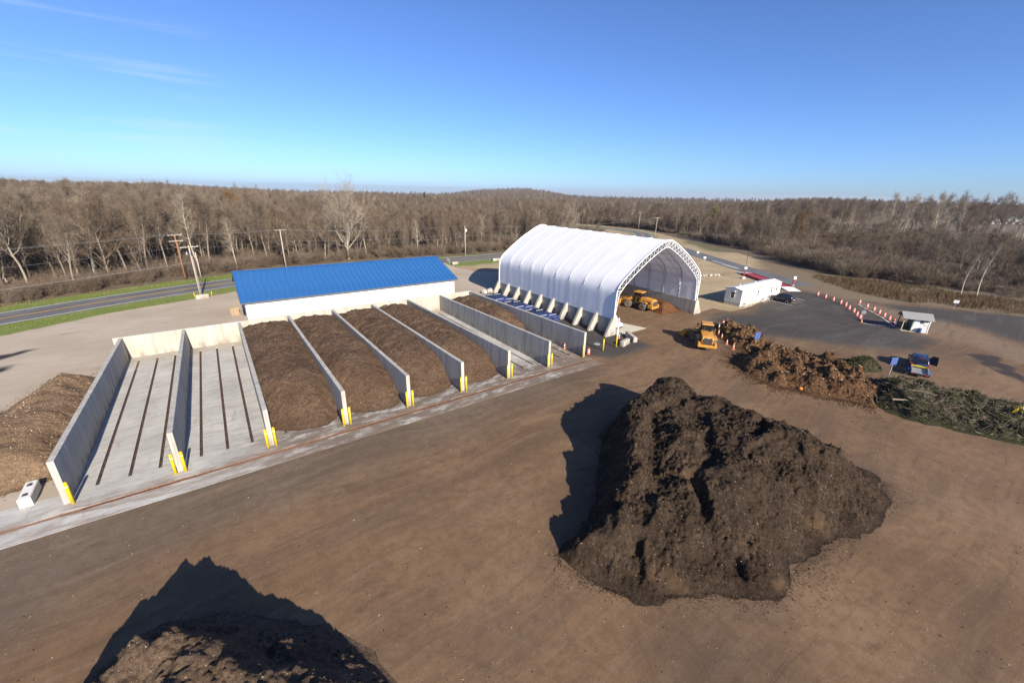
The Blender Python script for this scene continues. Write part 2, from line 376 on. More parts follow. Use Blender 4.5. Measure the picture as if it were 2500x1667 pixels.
def m_field():
    g = G('field_grass'); o = g.obj(); gr, shade = g.attr('green'), g.attr('dark')
    n1 = g.noise(o, 0.12, 5, 0.65); n2 = g.noise(o, 1.8, 6, 0.7); n3 = g.noise(o, 9, 4, 0.7)
    c = g.ramp(n1, [(0.3, (0.30, 0.22, 0.125)), (0.5, (0.40, 0.30, 0.175)), (0.7, (0.46, 0.36, 0.225))])
    c = g.mix(g.step(n2, 0.4, 0.7, 0, 0.4), c, (0.20, 0.145, 0.085))
    c = g.mix(g.math('MULTIPLY', g.attr('brown'), 0.85), c, g.ramp(n2, [(0.3, (0.085, 0.060, 0.038)), (0.7, (0.20, 0.145, 0.09))]))
    gc = g.ramp(n2, [(0.3, (0.085, 0.125, 0.022)), (0.5, (0.135, 0.190, 0.032)), (0.72, (0.24, 0.235, 0.07))])
    c = g.mix(g.math('MULTIPLY', gr, g.step(n1, 0.3, 0.42, 0.72, 1)), c, gc)
    c = g.mix(g.math('MULTIPLY', shade, g.step(n2, 0.25, 0.6, 0.5, 1)), c, (0.085, 0.088, 0.035))  # darker green stands for the shaded grass by the trees
    c = g.mix(g.step(n3, 0.3, 0.8, 0, 0.35), c, (0.11, 0.10, 0.05))
    g.set('Base Color', c); g.set('Roughness', 0.95); g.bump(g.math('ADD', n3, n2), 0.5, 0.06); MATS['field_grass'] = g.m
m_field()

def m_floor():
    g = G('forest_floor'); o = g.obj(); n1 = g.noise(o, 0.02, 5, 0.6); n2 = g.noise(o, 0.35, 6, 0.7); n4 = g.noise(o, 0.004, 4, 0.6)
    c = g.ramp(n2, [(0.3, (0.085, 0.062, 0.040)), (0.55, (0.155, 0.112, 0.070)), (0.75, (0.215, 0.155, 0.095))])
    c = g.mix(g.step(n1, 0.45, 0.65, 0, 0.5), c, (0.12, 0.095, 0.07)); c = g.mix(g.step(n4, 0.52, 0.66, 0, 0.5), c, (0.17, 0.13, 0.08))
    g.set('Base Color', c); g.set('Roughness', 1.0); g.bump(n2, 0.6, 0.4); MATS['forest_floor'] = g.m
m_floor()

def m_asphalt():
    g = G('road_asphalt'); o = g.obj(); n1 = g.noise(o, 0.2, 5, 0.6); n3 = g.noise(o, 14, 3)
    c = g.ramp(n1, [(0.3, (0.105, 0.105, 0.108)), (0.7, (0.165, 0.163, 0.16))]); c = g.mix(g.step(n3, 0.35, 0.7, 0, 0.3), c, (0.08, 0.08, 0.082))
    c = g.mix(g.step(g.noise(g.scale(o, (0.4, 0.4, 1)), 0.3, 5, 0.75), 0.60, 0.66, 0, 0.4), c, (0.21, 0.19, 0.165))
    g.set('Base Color', c); g.set('Roughness', 0.85); g.bump(n3, 0.2, 0.01); MATS['road_asphalt'] = g.m
m_asphalt()

def m_heap(name, lo, mid, hi, fleck, famt=0.05, sc=1.0, patch=None):
    g = G(name); o = g.obj(); n1 = g.noise(o, 0.55*sc, 6, 0.68); n2 = g.noise(o, 5*sc, 6, 0.75); n3 = g.noise(o, 21*sc, 4, 0.7)
    c = g.ramp(n1, [(0.3, lo), (0.52, mid), (0.74, hi)])
    c = g.mix(g.step(n2, 0.44, 0.60, 0, 0.8), c, tuple(k*0.8 for k in lo))
    c = g.mix(g.step(n3, 0.54, 0.68, 0, 0.65), c, tuple(min(1, k*1.9) for k in hi))
    if patch: c = g.mix(g.step(g.noise(o, 0.22*sc, 4, 0.6), 0.58, 0.70, 0, 0.8), c, patch)
    v = g.n('ShaderNodeTexVoronoi'); g.put(v.inputs['Vector'], o); v.inputs['Scale'].default_value = 5.5*sc
    fl = g.math('MULTIPLY', g.step(v.outputs['Distance'], 0.16, 0.10), g.math('LESS_THAN', g.sep(v.outputs['Color'])[0], famt*4))
    c = g.mix(fl, c, fleck)
    g.set('Base Color', c); g.set('Roughness', 0.97); g.b.inputs['Specular IOR Level'].default_value = 0.1
    g.bump(g.math('ADD', n2, g.math('MULTIPLY', n3, 0.6)), 1.0, 0.16); MATS[name] = g.m
m_heap('compost_brown', (0.075, 0.046, 0.029), (0.132, 0.083, 0.053), (0.175, 0.117, 0.077), (0.36, 0.30, 0.23), 0.018, 1.0, (0.068, 0.042, 0.027))
m_heap('compost_dark', (0.028, 0.018, 0.012), (0.062, 0.042, 0.028), (0.112, 0.077, 0.050), (0.34, 0.28, 0.21), 0.02, 1.0, (0.12, 0.075, 0.042))
m_heap('compost_mid', (0.045, 0.030, 0.020), (0.090, 0.062, 0.042), (0.135, 0.096, 0.066), (0.30, 0.26, 0.21), 0.016)
m_heap('compost_light', (0.085, 0.055, 0.036), (0.160, 0.108, 0.071), (0.21, 0.148, 0.10), (0.38, 0.32, 0.25), 0.02)
m_heap('chip_tan', (0.17, 0.110, 0.068), (0.265, 0.175, 0.107), (0.35, 0.245, 0.155), (0.46, 0.36, 0.22), 0.03)
m_heap('leaf_brown', (0.060, 0.031, 0.016), (0.135, 0.072, 0.036), (0.225, 0.130, 0.070), (0.45, 0.33, 0.20), 0.08, 1.3)
m_heap('sawdust_orange', (0.10, 0.044, 0.020), (0.145, 0.064, 0.029), (0.19, 0.088, 0.042), (0.3, 0.16, 0.08), 0.01)
m_heap('brush_litter', (0.025, 0.028, 0.014), (0.055, 0.055, 0.027), (0.11, 0.09, 0.05), (0.28, 0.24, 0.16), 0.05, 1.3)

simple('bollard_yellow', (0.70, 0.50, 0.015), 0.45, 0, 0.10, 4)
simple('paint_white', (0.78, 0.78, 0.76), 0.5, 0, 0.06, 3)
simple('wall_white', (0.80, 0.77, 0.70), 0.6, 0, 0.05, 1.5)
simple('trailer_cream', (0.74, 0.72, 0.64), 0.5, 0, 0.04, 1.5)
simple('trailer_roof', (0.72, 0.72, 0.71), 0.45, 0, 0.08, 0.8)
simple('skirt_beige', (0.50, 0.47, 0.38), 0.6, 0, 0.08, 2)
simple('line_white', (0.72, 0.72, 0.70), 0.7, 0, 0.22, 2.5)
simple('line_yellow', (0.68, 0.36, 0.03), 0.7, 0, 0.22, 2.5)
simple('loader_yellow', (0.52, 0.25, 0.045), 0.4, 0, 0.16, 2.2, 0.5)
simple('rubber', (0.026, 0.025, 0.024), 0.85, 0, 0.3, 5)
simple('dusty_rubber', (0.12, 0.105, 0.09), 0.9, 0, 0.35, 4)
simple('black_paint', (0.018, 0.018, 0.02), 0.35, 0, 0.2, 3, 0.5)
simple('dark_steel', (0.055, 0.055, 0.058), 0.5, 0.4, 0.25, 3)
simple('grille_grey', (0.075, 0.062, 0.05), 0.7, 0.1, 0.25, 8)
simple('galvanised', (0.55, 0.56, 0.57), 0.42, 0.55, 0.15, 3)
simple('white_steel', (0.80, 0.80, 0.79), 0.4, 0, 0.05, 3)
simple('rust', (0.21, 0.090, 0.048), 0.9, 0, 0.40, 5)
simple('slot_rust', (0.075, 0.045, 0.032), 0.9, 0, 0.45, 2)
simple('drum_orange', (0.62, 0.105, 0.04), 0.5, 0, 0.12, 5)
simple('cone_faded', (0.56, 0.19, 0.11), 0.6, 0, 0.18, 5)
simple('pole_brown', (0.30, 0.135, 0.075), 0.9, 0, 0.3, 3)
simple('pole_grey', (0.44, 0.37, 0.29), 0.9, 0, 0.25, 3)
simple('wire', (0.22, 0.22, 0.22), 0.6, 0.1, 0.05, 1)
simple('scale_red', (0.33, 0.045, 0.045), 0.6, 0, 0.2, 1.2)
simple('sign_blue', (0.06, 0.10, 0.26), 0.5, 0, 0.1, 3)
simple('sign_back', (0.42, 0.42, 0.42), 0.5, 0.3, 0.1, 3)
simple('shed_green', (0.055, 0.085, 0.075), 0.7, 0, 0.2, 3)
simple('shed_roof', (0.25, 0.245, 0.24), 0.9, 0, 0.15, 6)
simple('board_wood', (0.45, 0.36, 0.24), 0.8, 0, 0.2, 4)
simple('pallet_wood', (0.42, 0.31, 0.20), 0.85, 0, 0.3, 4)
simple('suv_black', (0.012, 0.014, 0.022), 0.25, 0, 0.15, 2, 0.6)
simple('suv_blue', (0.018, 0.028, 0.07), 0.28, 0.2, 0.15, 2, 0.6)
simple('truck_white', (0.74, 0.73, 0.70), 0.35, 0, 0.05, 2, 0.5)
simple('glass_dark', (0.012, 0.014, 0.016), 0.08, 0, 0.1, 2, 0.7)
simple('lamp_red', (0.55, 0.02, 0.02), 0.3, 0, 0.1, 4, 0.5)
simple('lamp_clear', (0.8, 0.8, 0.78), 0.2, 0, 0.05, 4, 0.6)
simple('pipe_blue', (0.030, 0.045, 0.13), 0.4, 0, 0.25, 2, 0.5)
simple('strap_white', (0.6, 0.6, 0.6), 0.6, 0, 0.15, 4)
simple('boulder_grey', (0.42, 0.38, 0.32), 0.9, 0, 0.3, 3)
simple('trim_grey', (0.10, 0.11, 0.12), 0.6, 0, 0.1, 2)
simple('roof_green', (0.13, 0.27, 0.20), 0.6, 0, 0.1, 0.1)
simple('house_white', (0.62, 0.60, 0.56), 0.7, 0, 0.1, 0.5)
simple('house_roof', (0.16, 0.13, 0.12), 0.9, 0, 0.2, 0.5)
simple('fender_blue', (0.07, 0.12, 0.32), 0.4, 0, 0.1, 3, 0.5)
simple('pumpkin_orange', (0.60, 0.20, 0.03), 0.6, 0, 0.2, 6)
simple('ramp_concrete', (0.66, 0.64, 0.60), 0.8, 0, 0.08, 1)
def m_roofblue():
    g = G('roof_blue'); o = g.obj(); n = g.noise(g.scale(o, (1, 0.25, 1)), 0.9, 5, 0.6)
    c = g.ramp(n, [(0.3, (0.018, 0.095, 0.27)), (0.7, (0.028, 0.130, 0.34))])
    c = g.mix(g.step(g.noise(o, 3.0, 3), 0.74, 0.78, 0, 0.7), c, (0.35, 0.42, 0.55))
    c = g.mix(g.math('MULTIPLY', g.rnd(), 0.22), c, (0.02, 0.10, 0.28))
    g.set('Base Color', c); g.set('Roughness', 0.55); g.b.inputs['Specular IOR Level'].default_value = 0.3; MATS['roof_blue'] = g.m
m_roofblue()
def m_fabric():
    g = G('dome_fabric'); o = g.obj(); n = g.noise(g.scale(o, (1, 0.4, 1)), 0.5, 5, 0.6)
    c = g.ramp(n, [(0.3, (0.87, 0.87, 0.865)), (0.7, (0.91, 0.905, 0.90))])
    g.set('Base Color', c); g.set('Roughness', 0.45)
    tr = g.n('ShaderNodeBsdfTranslucent'); tr.inputs['Color'].default_value = (0.62, 0.66, 0.74, 1)
    mx = g.n('ShaderNodeMixShader'); mx.inputs[0].default_value = 0.16
    g.t.links.new(g.b.outputs[0], mx.inputs[1]); g.t.links.new(tr.outputs[0], mx.inputs[2]); g.t.links.new(mx.outputs[0], g.out.inputs['Surface'])
    g.bump(g.noise(g.scale(o, (1.2, 0.5, 1.2)), 1.2, 4, 0.6), 0.12, 0.05); MATS['dome_fabric'] = g.m
m_fabric()
def m_plantlike(name, cols, rough=0.95):
    g = G(name); o = g.obj(); n = g.noise(o, 0.8, 4, 0.6); r = g.rnd()
    c = g.ramp(g.math('ADD', g.math('MULTIPLY', r, 0.75), g.math('MULTIPLY', n, 0.25)), [(i/(len(cols)-1)*0.8+0.1, k) for i, k in enumerate(cols)])
    g.set('Base Color', c); g.set('Roughness', rough); g.b.inputs['Specular IOR Level'].default_value = 0.1; MATS[name] = g.m
m_plantlike('bark', [(0.17, 0.13, 0.098), (0.25, 0.205, 0.16), (0.20, 0.16, 0.125), (0.30, 0.25, 0.195)])
m_plantlike('bark_pale', [(0.36, 0.31, 0.24), (0.43, 0.38, 0.30)])
m_plantlike('twig', [(0.098, 0.074, 0.054), (0.150, 0.116, 0.085), (0.155, 0.113, 0.079), (0.205, 0.165, 0.122), (0.13, 0.102, 0.078)])
m_plantlike('twig_pale', [(0.26, 0.21, 0.155), (0.29, 0.24, 0.18)])
m_plantlike('twig_red', [(0.135, 0.096, 0.066), (0.170, 0.122, 0.085)])
m_plantlike('leaf_rust', [(0.17, 0.085, 0.032), (0.22, 0.125, 0.05)])
m_plantlike('leaf_olive', [(0.19, 0.165, 0.05), (0.235, 0.195, 0.06)])
m_plantlike('needle_dark', [(0.020, 0.035, 0.018), (0.032, 0.052, 0.025)])
m_plantlike('evergreen_cut', [(0.038, 0.044, 0.016), (0.075, 0.078, 0.026), (0.140, 0.122, 0.042)])
m_plantlike('reed', [(0.16, 0.105, 0.055), (0.23, 0.16, 0.085), (0.19, 0.122, 0.062)])
m_plantlike('grass_blade', [(0.11, 0.155, 0.028), (0.17, 0.215, 0.04), (0.25, 0.24, 0.075)])
m_plantlike('yellow_leaf', [(0.5, 0.36, 0.03), (0.45, 0.3, 0.03)])
m_plantlike('stick_pale', [(0.30, 0.25, 0.19), (0.22, 0.175, 0.13)])

# ------------------------------------------------------------------ the setting
S, T, DEP, HF, HB = 6.1, 0.36, 30.18, 3.39, 2.72        # bay spacing, wall thickness, bay depth, wall height front and back
ROAD = catmull([(-130, 3), (-60, 39.5), (-18, 61), (-4.4, 67.6), (13, 73.9), (30, 77.4), (55, 79.6), (81, 79.4), (104, 79.6), (132, 82), (162, 88), (188, 98.5), (204, 112), (211, 128), (210, 150), (196, 190), (190, 240)], 3)
ACCESS = catmull([(186, 92), (174, 78), (163, 60), (150, 40), (138, 21), (128, 4)], 2.5)
LOTEDGE = [(-95, 2), (-40, 33.5), (-15.3, 49.7), (-5.7, 56.2), (6.5, 60.8), (13.3, 64.1), (30, 70.2), (45, 73)]
BUNKER = [(-0.2, -3.05), (49.15, -3.05), (49.15, 30.6), (-0.2, 30.6)]
HOLE = [(0.6, -2.6), (48.3, -2.6), (48.3, 29.7), (0.6, 29.7)]
def dline(line, x, y):
    d = np.full(np.shape(x), 1e18)
    for a in line[::2]: d = np.minimum(d, (x-a[0])**2+(y-a[1])**2)
    return np.sqrt(d)

def skyline_px(u):   # how far the wooded skyline stands above (+) or below (-) eye level in the far distance, in thousandths
    return -14 + 15*np.exp(-((u+0.03)/0.13)**4) + 9*np.exp(-((u+1.35)/0.28)**2) + 3*np.sin(u*7) + 2*np.sin(u*17+1) + 3*smooth(0.6, 1.1, u)
def terrain_z(x, y):
    dx, dy = x-CAM[0], y-CAM[1]; r = np.hypot(dx, dy)+1e-6
    cf = dx*math.sin(YAW)+dy*math.cos(YAW); cr = dx*math.cos(YAW)-dy*math.sin(YAW)
    u = np.clip(cr/np.maximum(cf, 0.25*r), -3, 3)
    near = -7.0*smooth(260, 800, r)*(1-0.75*smooth(0.35, 0.7, u))*(1-0.7*smooth(-0.55, -0.85, u))
    near = near+5.5*np.exp(-((u+0.2)/0.22)**2-((r-820)/130)**2)
    far = CAM[2]+r*skyline_px(u)/1000-12
    return -0.05+near*(1-smooth(1100, 2300, r))+far*smooth(1100, 2300, r)+fbm(x/260, y/260, 3, 5)*3.0*smooth(350, 900, r)*(1-smooth(2400, 3000, r))
g_poly = [(CAM[0]+300*math.cos(a), CAM[1]+300*math.sin(a)) for a in np.linspace(0, 2*math.pi, 48, endpoint=False)]
ground = sheet('ground', g_poly, 0, 6.0, 'forest_floor', holes=(HOLE,), zf=terrain_z)
# far country: rings out to the horizon
rr = np.concatenate([np.linspace(292, 1000, 18), np.geomspace(1060, 9000, 34)]); na = 240
aa = np.linspace(0, 2*math.pi, na, endpoint=False)
RR, AA = np.meshgrid(rr, aa, indexing='ij'); X = CAM[0]+RR*np.cos(AA); Y = CAM[1]+RR*np.sin(AA); Z = terrain_z(X, Y)-np.where(RR < 300, 0.15, 0)
i = np.arange(len(rr)-1)[:, None]*na; j = np.arange(na)[None, :]; j2 = (j+1) % na
F = np.stack([(i+j).ravel(), (i+na+j).ravel(), (i+na+j2).ravel(), (i+j2).ravel()], 1)
struct(link('hills', np_mesh('hills', np.stack([X.ravel(), Y.ravel(), Z.ravel()], 1), F, None, True), 'forest_floor'))

FIELD = [(-95, -2), (-95, 26), (-60, 47), (-20, 70.5), (-8, 77), (3, 82), (14, 85), (44, 89.5), (68, 87), (94, 86), (130, 90), (160, 97), (182, 110), (196, 133), (190, 165), (178, 215), (180, 245), (205, 240), (212, 190), (222, 160), (222, 125), (212, 104), (203, 88), (192, 70), (174, 43), (155, 17), (149, 8), (144, 6), (137, -12), (142, -31), (146, -60), (146, -92), (-95, -92)]
def f_green(x, y):
    d = dline(ROAD, x, y); le = sdf([*LOTEDGE, (45, 95), (-95, 95)], x, y)
    a = smooth(0.6, -0.4, le+0.5*fbm(x*.5, y*.5, 3, 2))*smooth(45, 38, x)*smooth(3.5, 5, d)
    b = smooth(13, 10, d+2*fbm(x*.2, y*.2, 3, 3))*smooth(62, 67, x)*smooth(110, 95, x)
    c = smooth(9, 6, d)*0.75
    return np.clip(np.maximum(np.maximum(a, b), c)-0.25*smooth(0.0, 0.5, fbm(x*0.25, y*0.7, 3, 8)), 0, 1)
def f_dark(x, y):
    return smooth(3, -3, sdf([(170, 50), (179, 66), (190, 76), (204, 92), (200, 70), (176, 40)], x, y)+3*fbm(x*.15, y*.15, 3, 6))  # shade on the grass below the trees, painted into its colour
def f_brown(x, y): return smooth(-3, 3, (x-118)*0.5-(y-9)+3*fbm(x*.12, y*.12, 3, 19))*smooth(112, 120, x)
sheet('field', FIELD, -0.02, 1.0, 'field_grass', {'green': f_green, 'dark': f_dark, 'brown': f_brown}, holes=(HOLE,), jitter=1.2)

GRAVEL = [(-95, -3.05), (-0.1, -3.05), (-0.1, 30.7), (49.0, 30.7), (49.0, 36.2), (81.3, 36.2), (80, 46), (74, 56), (68, 58), (65.5, 66), (66.5, 76), (60, 75.2), (45, 73), (30, 70.2), (13.3, 64.1), (6.5, 60.8), (-5.7, 56.2), (-15.3, 49.7), (-40, 33.5), (-95, 2)]
PATCHG = [[(-16, 34.5), (-12, 37.8), (-10.2, 40), (-11, 40.2), (-13, 39.6), (-17, 38)], [(-14, 31), (-11, 32.6), (-10.4, 34.4), (-11.6, 34.4), (-14, 33.5)], [(-10, 18), (-7.6, 18.9), (-6.2, 19.2), (-6.4, 19.8), (-8, 20), (-11, 19.6)]]  # outlines of darker, slightly smoother patches on the gravel
PATCHG2 = [[(-2.5, 29), (-1.2, 24), (-0.4, 24), (-0.4, 27)]]
def f_patchg(x, y):
    a = np.zeros(x.shape)
    for p in PATCHG: a = np.maximum(a, smooth(0.35, -0.15, sdf(p, x, y)+0.35*fbm(x*1.2, y*1.2, 3, 4)))
    for p in PATCHG2: a = np.maximum(a, 0.4*smooth(0.5, -0.5, sdf(p, x, y)+0.4*fbm(x*1.2, y*1.2, 3, 4)))
    return a
sheet('gravel_lot', GRAVEL, -0.008, 0.8, 'gravel', {'wet': f_patchg}, jitter=0.5)

YARD = [(-95, -2.95), (49.05, -2.95), (49.05, 36), (81.1, 36), (81.1, 3.8), (87.9, 4.2), (88.8, 1.1), (93.3, 0.8), (110.5, 2.4), (117, 3.0), (121, 1.4), (127.4, 5.4), (131.6, 4.4), (130, 1), (124.6, -3.4), (122.4, -9.6), (128.7, -15.4), (131.2, -19.9), (135.8, -31.3), (139, -60), (140, -92), (-95, -92)]
A1 = [(49, 37), (49, 1), (51.5, -2.2), (60.5, -2.6), (61, 3), (59.3, 5), (59.3, 37)]
A2 = [(82, 1), (93, 0), (105, 2.4), (119, 2.4), (121, -4), (114, -13), (105.5, -20.5), (101, -26), (92, -26), (85, -19), (80.5, -12), (76, -4)]
A3 = [(122, -9), (136, -31), (140, -92), (116, -92), (111.5, -32), (118.5, -19.5)]
PALE = catmull([(132, 8), (125, 0), (120, -8), (116, -16), (111, -24), (104, -33), (96, -44)], 2)
PATCHY = [[(96.6, -30.2), (94.5, -31), (91, -33), (88, -35), (87, -37), (90, -36), (93.5, -34), (96, -32.4), (99, -31.8), (99.4, -31.2)], [(5.2, -16.9), (6.5, -15.9), (6.7, -15.6), (5.6, -16.0), (4.7, -17.0)]]  # outlines of ragged dark patches on the yard
DARKY = [[(24, -22), (27, -27), (29, -30), (31, -32.5), (34, -31), (51, -32.5), (51.5, -27), (47, -12), (35, -13)], [(24.5, -28), (28.5, -27.5), (30.5, -33), (28, -37), (24.5, -35)]]
def f_asph(x, y):
    n = 3.2*fbm(x*0.11, y*0.11, 4, 3)+1.2*fbm(x*0.5, y*0.5, 3, 13)
    a = np.maximum(smooth(2.6, -3.0, sdf(A2, x, y)+n), smooth(0.5, -0.8, sdf(A1, x, y)+n*0.25))
    return np.maximum(a, smooth(2.2, -2.5, sdf(A3, x, y)+n*0.8))
def f_pale(x, y): return np.clip(smooth(5.2, 2.0, dline(PALE, x, y)+1.6*fbm(x*.15, y*.15, 3, 21)), 0, 1)
def f_patchy(x, y):
    a = np.zeros(x.shape)
    for p in PATCHY: a = np.maximum(a, smooth(0.3, -0.2, sdf(p, x, y)+1.9*fbm(x*0.55, y*0.55, 4, 4, 0.65)))
    for p in DARKY: a = np.maximum(a, 0.35*smooth(1.2, -1.2, sdf(p, x, y)+1.2*fbm(x*0.5, y*0.5, 4, 14)))
    return a
def f_grey(x, y): return np.clip(smooth(-9.5, -4.0, y+2.5*fbm(x*.07, y*.2, 4, 31)+smooth(10, -10, x)*6)*smooth(52, 40, x), 0, 1)
sheet('compost_yard', YARD, 0.0, 0.55, 'yard_dirt', {'asphalt': f_asph, 'pale': f_pale, 'wet': f_patchy, 'grey': f_grey})

V, F = ribbon(ROAD, -4.7, 4.7, 0.0, lambda x, y: terrain_z(x, y)+0.05); struct(link('road', np_mesh('road', V, F, None, True), 'road_asphalt'))
V, F = ribbon(ACCESS, -3.7, 3.9, 0.006); struct(link('access_road', np_mesh('access_road', V, F, None, True), 'road_asphalt'))
for nm, d, wd, m in (('edge_line', 4.2, 0.2, 'line_white'), ('edge_line', -4.2, 0.2, 'line_white'), ('centre_line', 0.16, 0.15, 'line_yellow'), ('centre_line', -0.16, 0.15, 'line_yellow')):
    V, F = ribbon(ROAD, d-wd/2, d+wd/2, 0.006, lambda x, y: terrain_z(x, y)+0.05); struct(link(nm, np_mesh(nm, V, F), m))
def flat_line(name, a, b, wd, z, m='line_white'):
    L = np.array([a, b], float); V, F = ribbon(np.array([L[0], L.mean(0), L[1]]), -wd/2, wd/2, z); return struct(link(name, np_mesh(name, V, F), m))
for a, b in (((105.0, 1.9), (104.7, -3.2)), ((107.2, 1.9), (107.1, -3.1)), ((109.5, 1.9), (109.4, -3.1)), ((111.7, 1.6), (111.7, -2.8)), ((118.2, -10.2), (110, -16.2)), ((110, -16.2), (104.2, -19.4)), ((101.9, -15.6), (104.2, -19.4)), ((147, 38), (138.3, 24.2)), ((141.6, 31.5), (138.3, 24.2))):
    flat_line('painted_line', a, b, 0.16 if a[1] < 10 else 0.3, 0.012)
# the far dirt track and the meadow strip beyond the brush
TR = catmull([(330, 60), (325.3, 24.8), (322, 6.2), (330, -15.5), (345, -50)], 8)
V, F = ribbon(TR, -2.2, 2.2, 0.12, terrain_z); struct(link('dirt_track', np_mesh('dirt_track', V, F), 'gravel'))

# ------------------------------------------------------------------ concrete bays
ORD = ['first', 'second', 'third', 'fourth', 'fifth', 'sixth', 'seventh', 'eighth', 'ninth', 'tenth', 'eleventh', 'twelfth']
floor = MB(); ZT = 0.025; ZB = -0.3
SLOTX = (1.27, 3.05, 4.8); SY0, SY1, SW = 1.4, 28.85, 0.11
TY0, TY1 = -1.40, -1.08                                   # trench along the front
floor.box(-3.6, 49.1, -3.0, TY0, ZB, ZT)
floor.box(-3.6, 49.1, TY1, SY0, ZB, ZT)
floor.box(-0.15, 49.0, SY1, 30.2, ZB, ZT)
edges = [-0.15]
for b in range(8):
    for s in SLOTX: edges += [b*S+s-SW, b*S+s+SW]
edges.append(49.0)
for k in range(0, len(edges), 2): floor.box(edges[k], edges[k+1], SY0, SY1, ZB, ZT)
floor_o = struct(floor.build('bay_floor', 'slab'))
ch = MB().box(-0.1, 0.1, SY0, SY1, -0.11, -0.09).build('floor_slot', 'slot_rust', floor_o); ch_me = ch.data
for b in range(8):
    for k, s in enumerate(SLOTX):
        o = ch if b == 0 and k == 0 else link('floor_slot', ch_me, None, floor_o)
        o.location = (b*S+s, 0, 0)
gm = MB()
gm.box(0.0, 1.0, TY0+0.02, TY0+0.05, -0.06, 0.015).box(0.0, 1.0, TY1-0.05, TY1-0.02, -0.06, 0.015)
for k in range(12): gm.box(0.01+k*0.083, 0.05+k*0.083, TY0+0.05, TY1-0.05, -0.05, 0.012)
gp = None
for k in range(51):
    if gp is None: gp = gm.build('trench_grate', 'rust', floor_o); o = gp
    else: o = link('trench_grate', gp.data, None, floor_o)
    o.location = (-3.0+k*1.003, 0, random.uniform(-0.004, 0.004))
MB().box(-3.3, 48.4, TY0+0.004, TY1-0.004, -0.25, -0.2).build('trench_bed', 'slot_rust', floor_o)

def divider(i):
    x = i*S; n = 14; m = MB(); ys = np.linspace(0, DEP-0.004, n)
    top = HF+(HB-HF)*ys/DEP
    if i == 3: top = top-0.20*np.exp(-((ys-17.5)/0.9)**2)      # knocked edge
    poly = [(ys[0], -0.1), (ys[-1], -0.1)]+[(y, t) for y, t in zip(ys[::-1], top[::-1])]
    m.prism(poly, 'x', x-T/2, x+T/2)
    o = m.build('concrete_bay_wall', 'concrete_wall', None, False, 0.025)
    lab = {0: 'outermost concrete bay wall at the left end with one yellow bollard', 8: 'last concrete bay wall beside the blue pipe stack'}
    tag(o, lab.get(i, '%s concrete bay wall counted from the left end' % ORD[i]), 'wall', 'concrete walls dividing the bays')
for i in range(9): divider(i)
bw = MB().box(-0.75, 49.0, DEP, DEP+0.36, -0.1, HB+0.08); bw = bw.build('concrete_back_wall', 'concrete_pale', None, False, 0.025)
tag(bw, 'long pale concrete wall closing the bays at the back', 'wall')

def bollard(x, y, label, h=1.75):
    r = empty('bollard', (x, y, 0.0)); r.scale = (h/1.75, h/1.75, h/1.75); tag(r, label, 'bollard', 'yellow steel bollards')
    global BOL
    if BOL is None:
        p = MB().lathe([(0.105, -0.05), (0.105, 1.66), (0.09, 1.72), (0.045, 1.75)], 12).build('post', 'bollard_yellow', r, True)
        c = MB().lathe([(0.108, 1.38), (0.108, 1.43)], 12).build('reflective_band', 'paint_white', r)
        BOL = (p.data, c.data)
    else:
        link('post', BOL[0], None, r); link('reflective_band', BOL[1], None, r)
    return r
BOL = None
for i in range(9):
    for sd in (-1, 1):
        if (i == 0 and sd < 0) or (i == 8 and sd > 0): continue
        bollard(i*S+sd*0.30, -0.14+random.uniform(-0.03, 0.03), 'yellow bollard on the %s side of the %s bay wall from the left' % ('left' if sd < 0 else 'right', ORD[i]))
bollard(52.6, 0.1, 'lone yellow bollard on the dark asphalt beside the steel cover')
bollard(55.3, 0.1, 'lone yellow bollard in front of the dome corner buttress')

# ------------------------------------------------------------------ heaps
def soft_toe(z, k=0.22): return 0.5*(z+np.sqrt(z*z+k*k))-0.035
def heap(name, m, hf, x0, x1, y0, y1, res, label, cat='heap', group=None, rough=0.035, toe=True):
    nx, ny = int((x1-x0)/res)+1, int((y1-y0)/res)+1
    gx, gy = np.meshgrid(np.linspace(x0, x1, nx), np.linspace(y0, y1, ny)); z = soft_toe(hf(gx, gy)) if toe else hf(gx, gy); z = z+rough*rng.normal(size=z.shape)*np.clip(z*2.5, 0, 1)*(0.5+fbm(gx*0.7, gy*0.7, 3, 77))
    idx = np.arange(nx*ny).reshape(ny, nx)
    zz = np.maximum(np.maximum(z[:-1, :-1], z[1:, :-1]), np.maximum(z[:-1, 1:], z[1:, 1:])); keep = zz > 0.0
    F = np.stack([idx[:-1, :-1][keep], idx[:-1, 1:][keep], idx[1:, 1:][keep], idx[1:, :-1][keep]], 1)
    used = np.unique(F); rm = -np.ones(nx*ny, int); rm[used] = np.arange(len(used))
    jx = gx+res*0.35*(rng.random(gx.shape)-.5); jy = gy+res*0.35*(rng.random(gx.shape)-.5)
    V = np.stack([jx.ravel(), jy.ravel(), np.maximum(z.ravel(), -0.06)], 1)[used]
    o = link(name, np_mesh(name, V, rm[F], None, False), m)
    tag(o, label, cat, group); return o, (gx, gy, z)
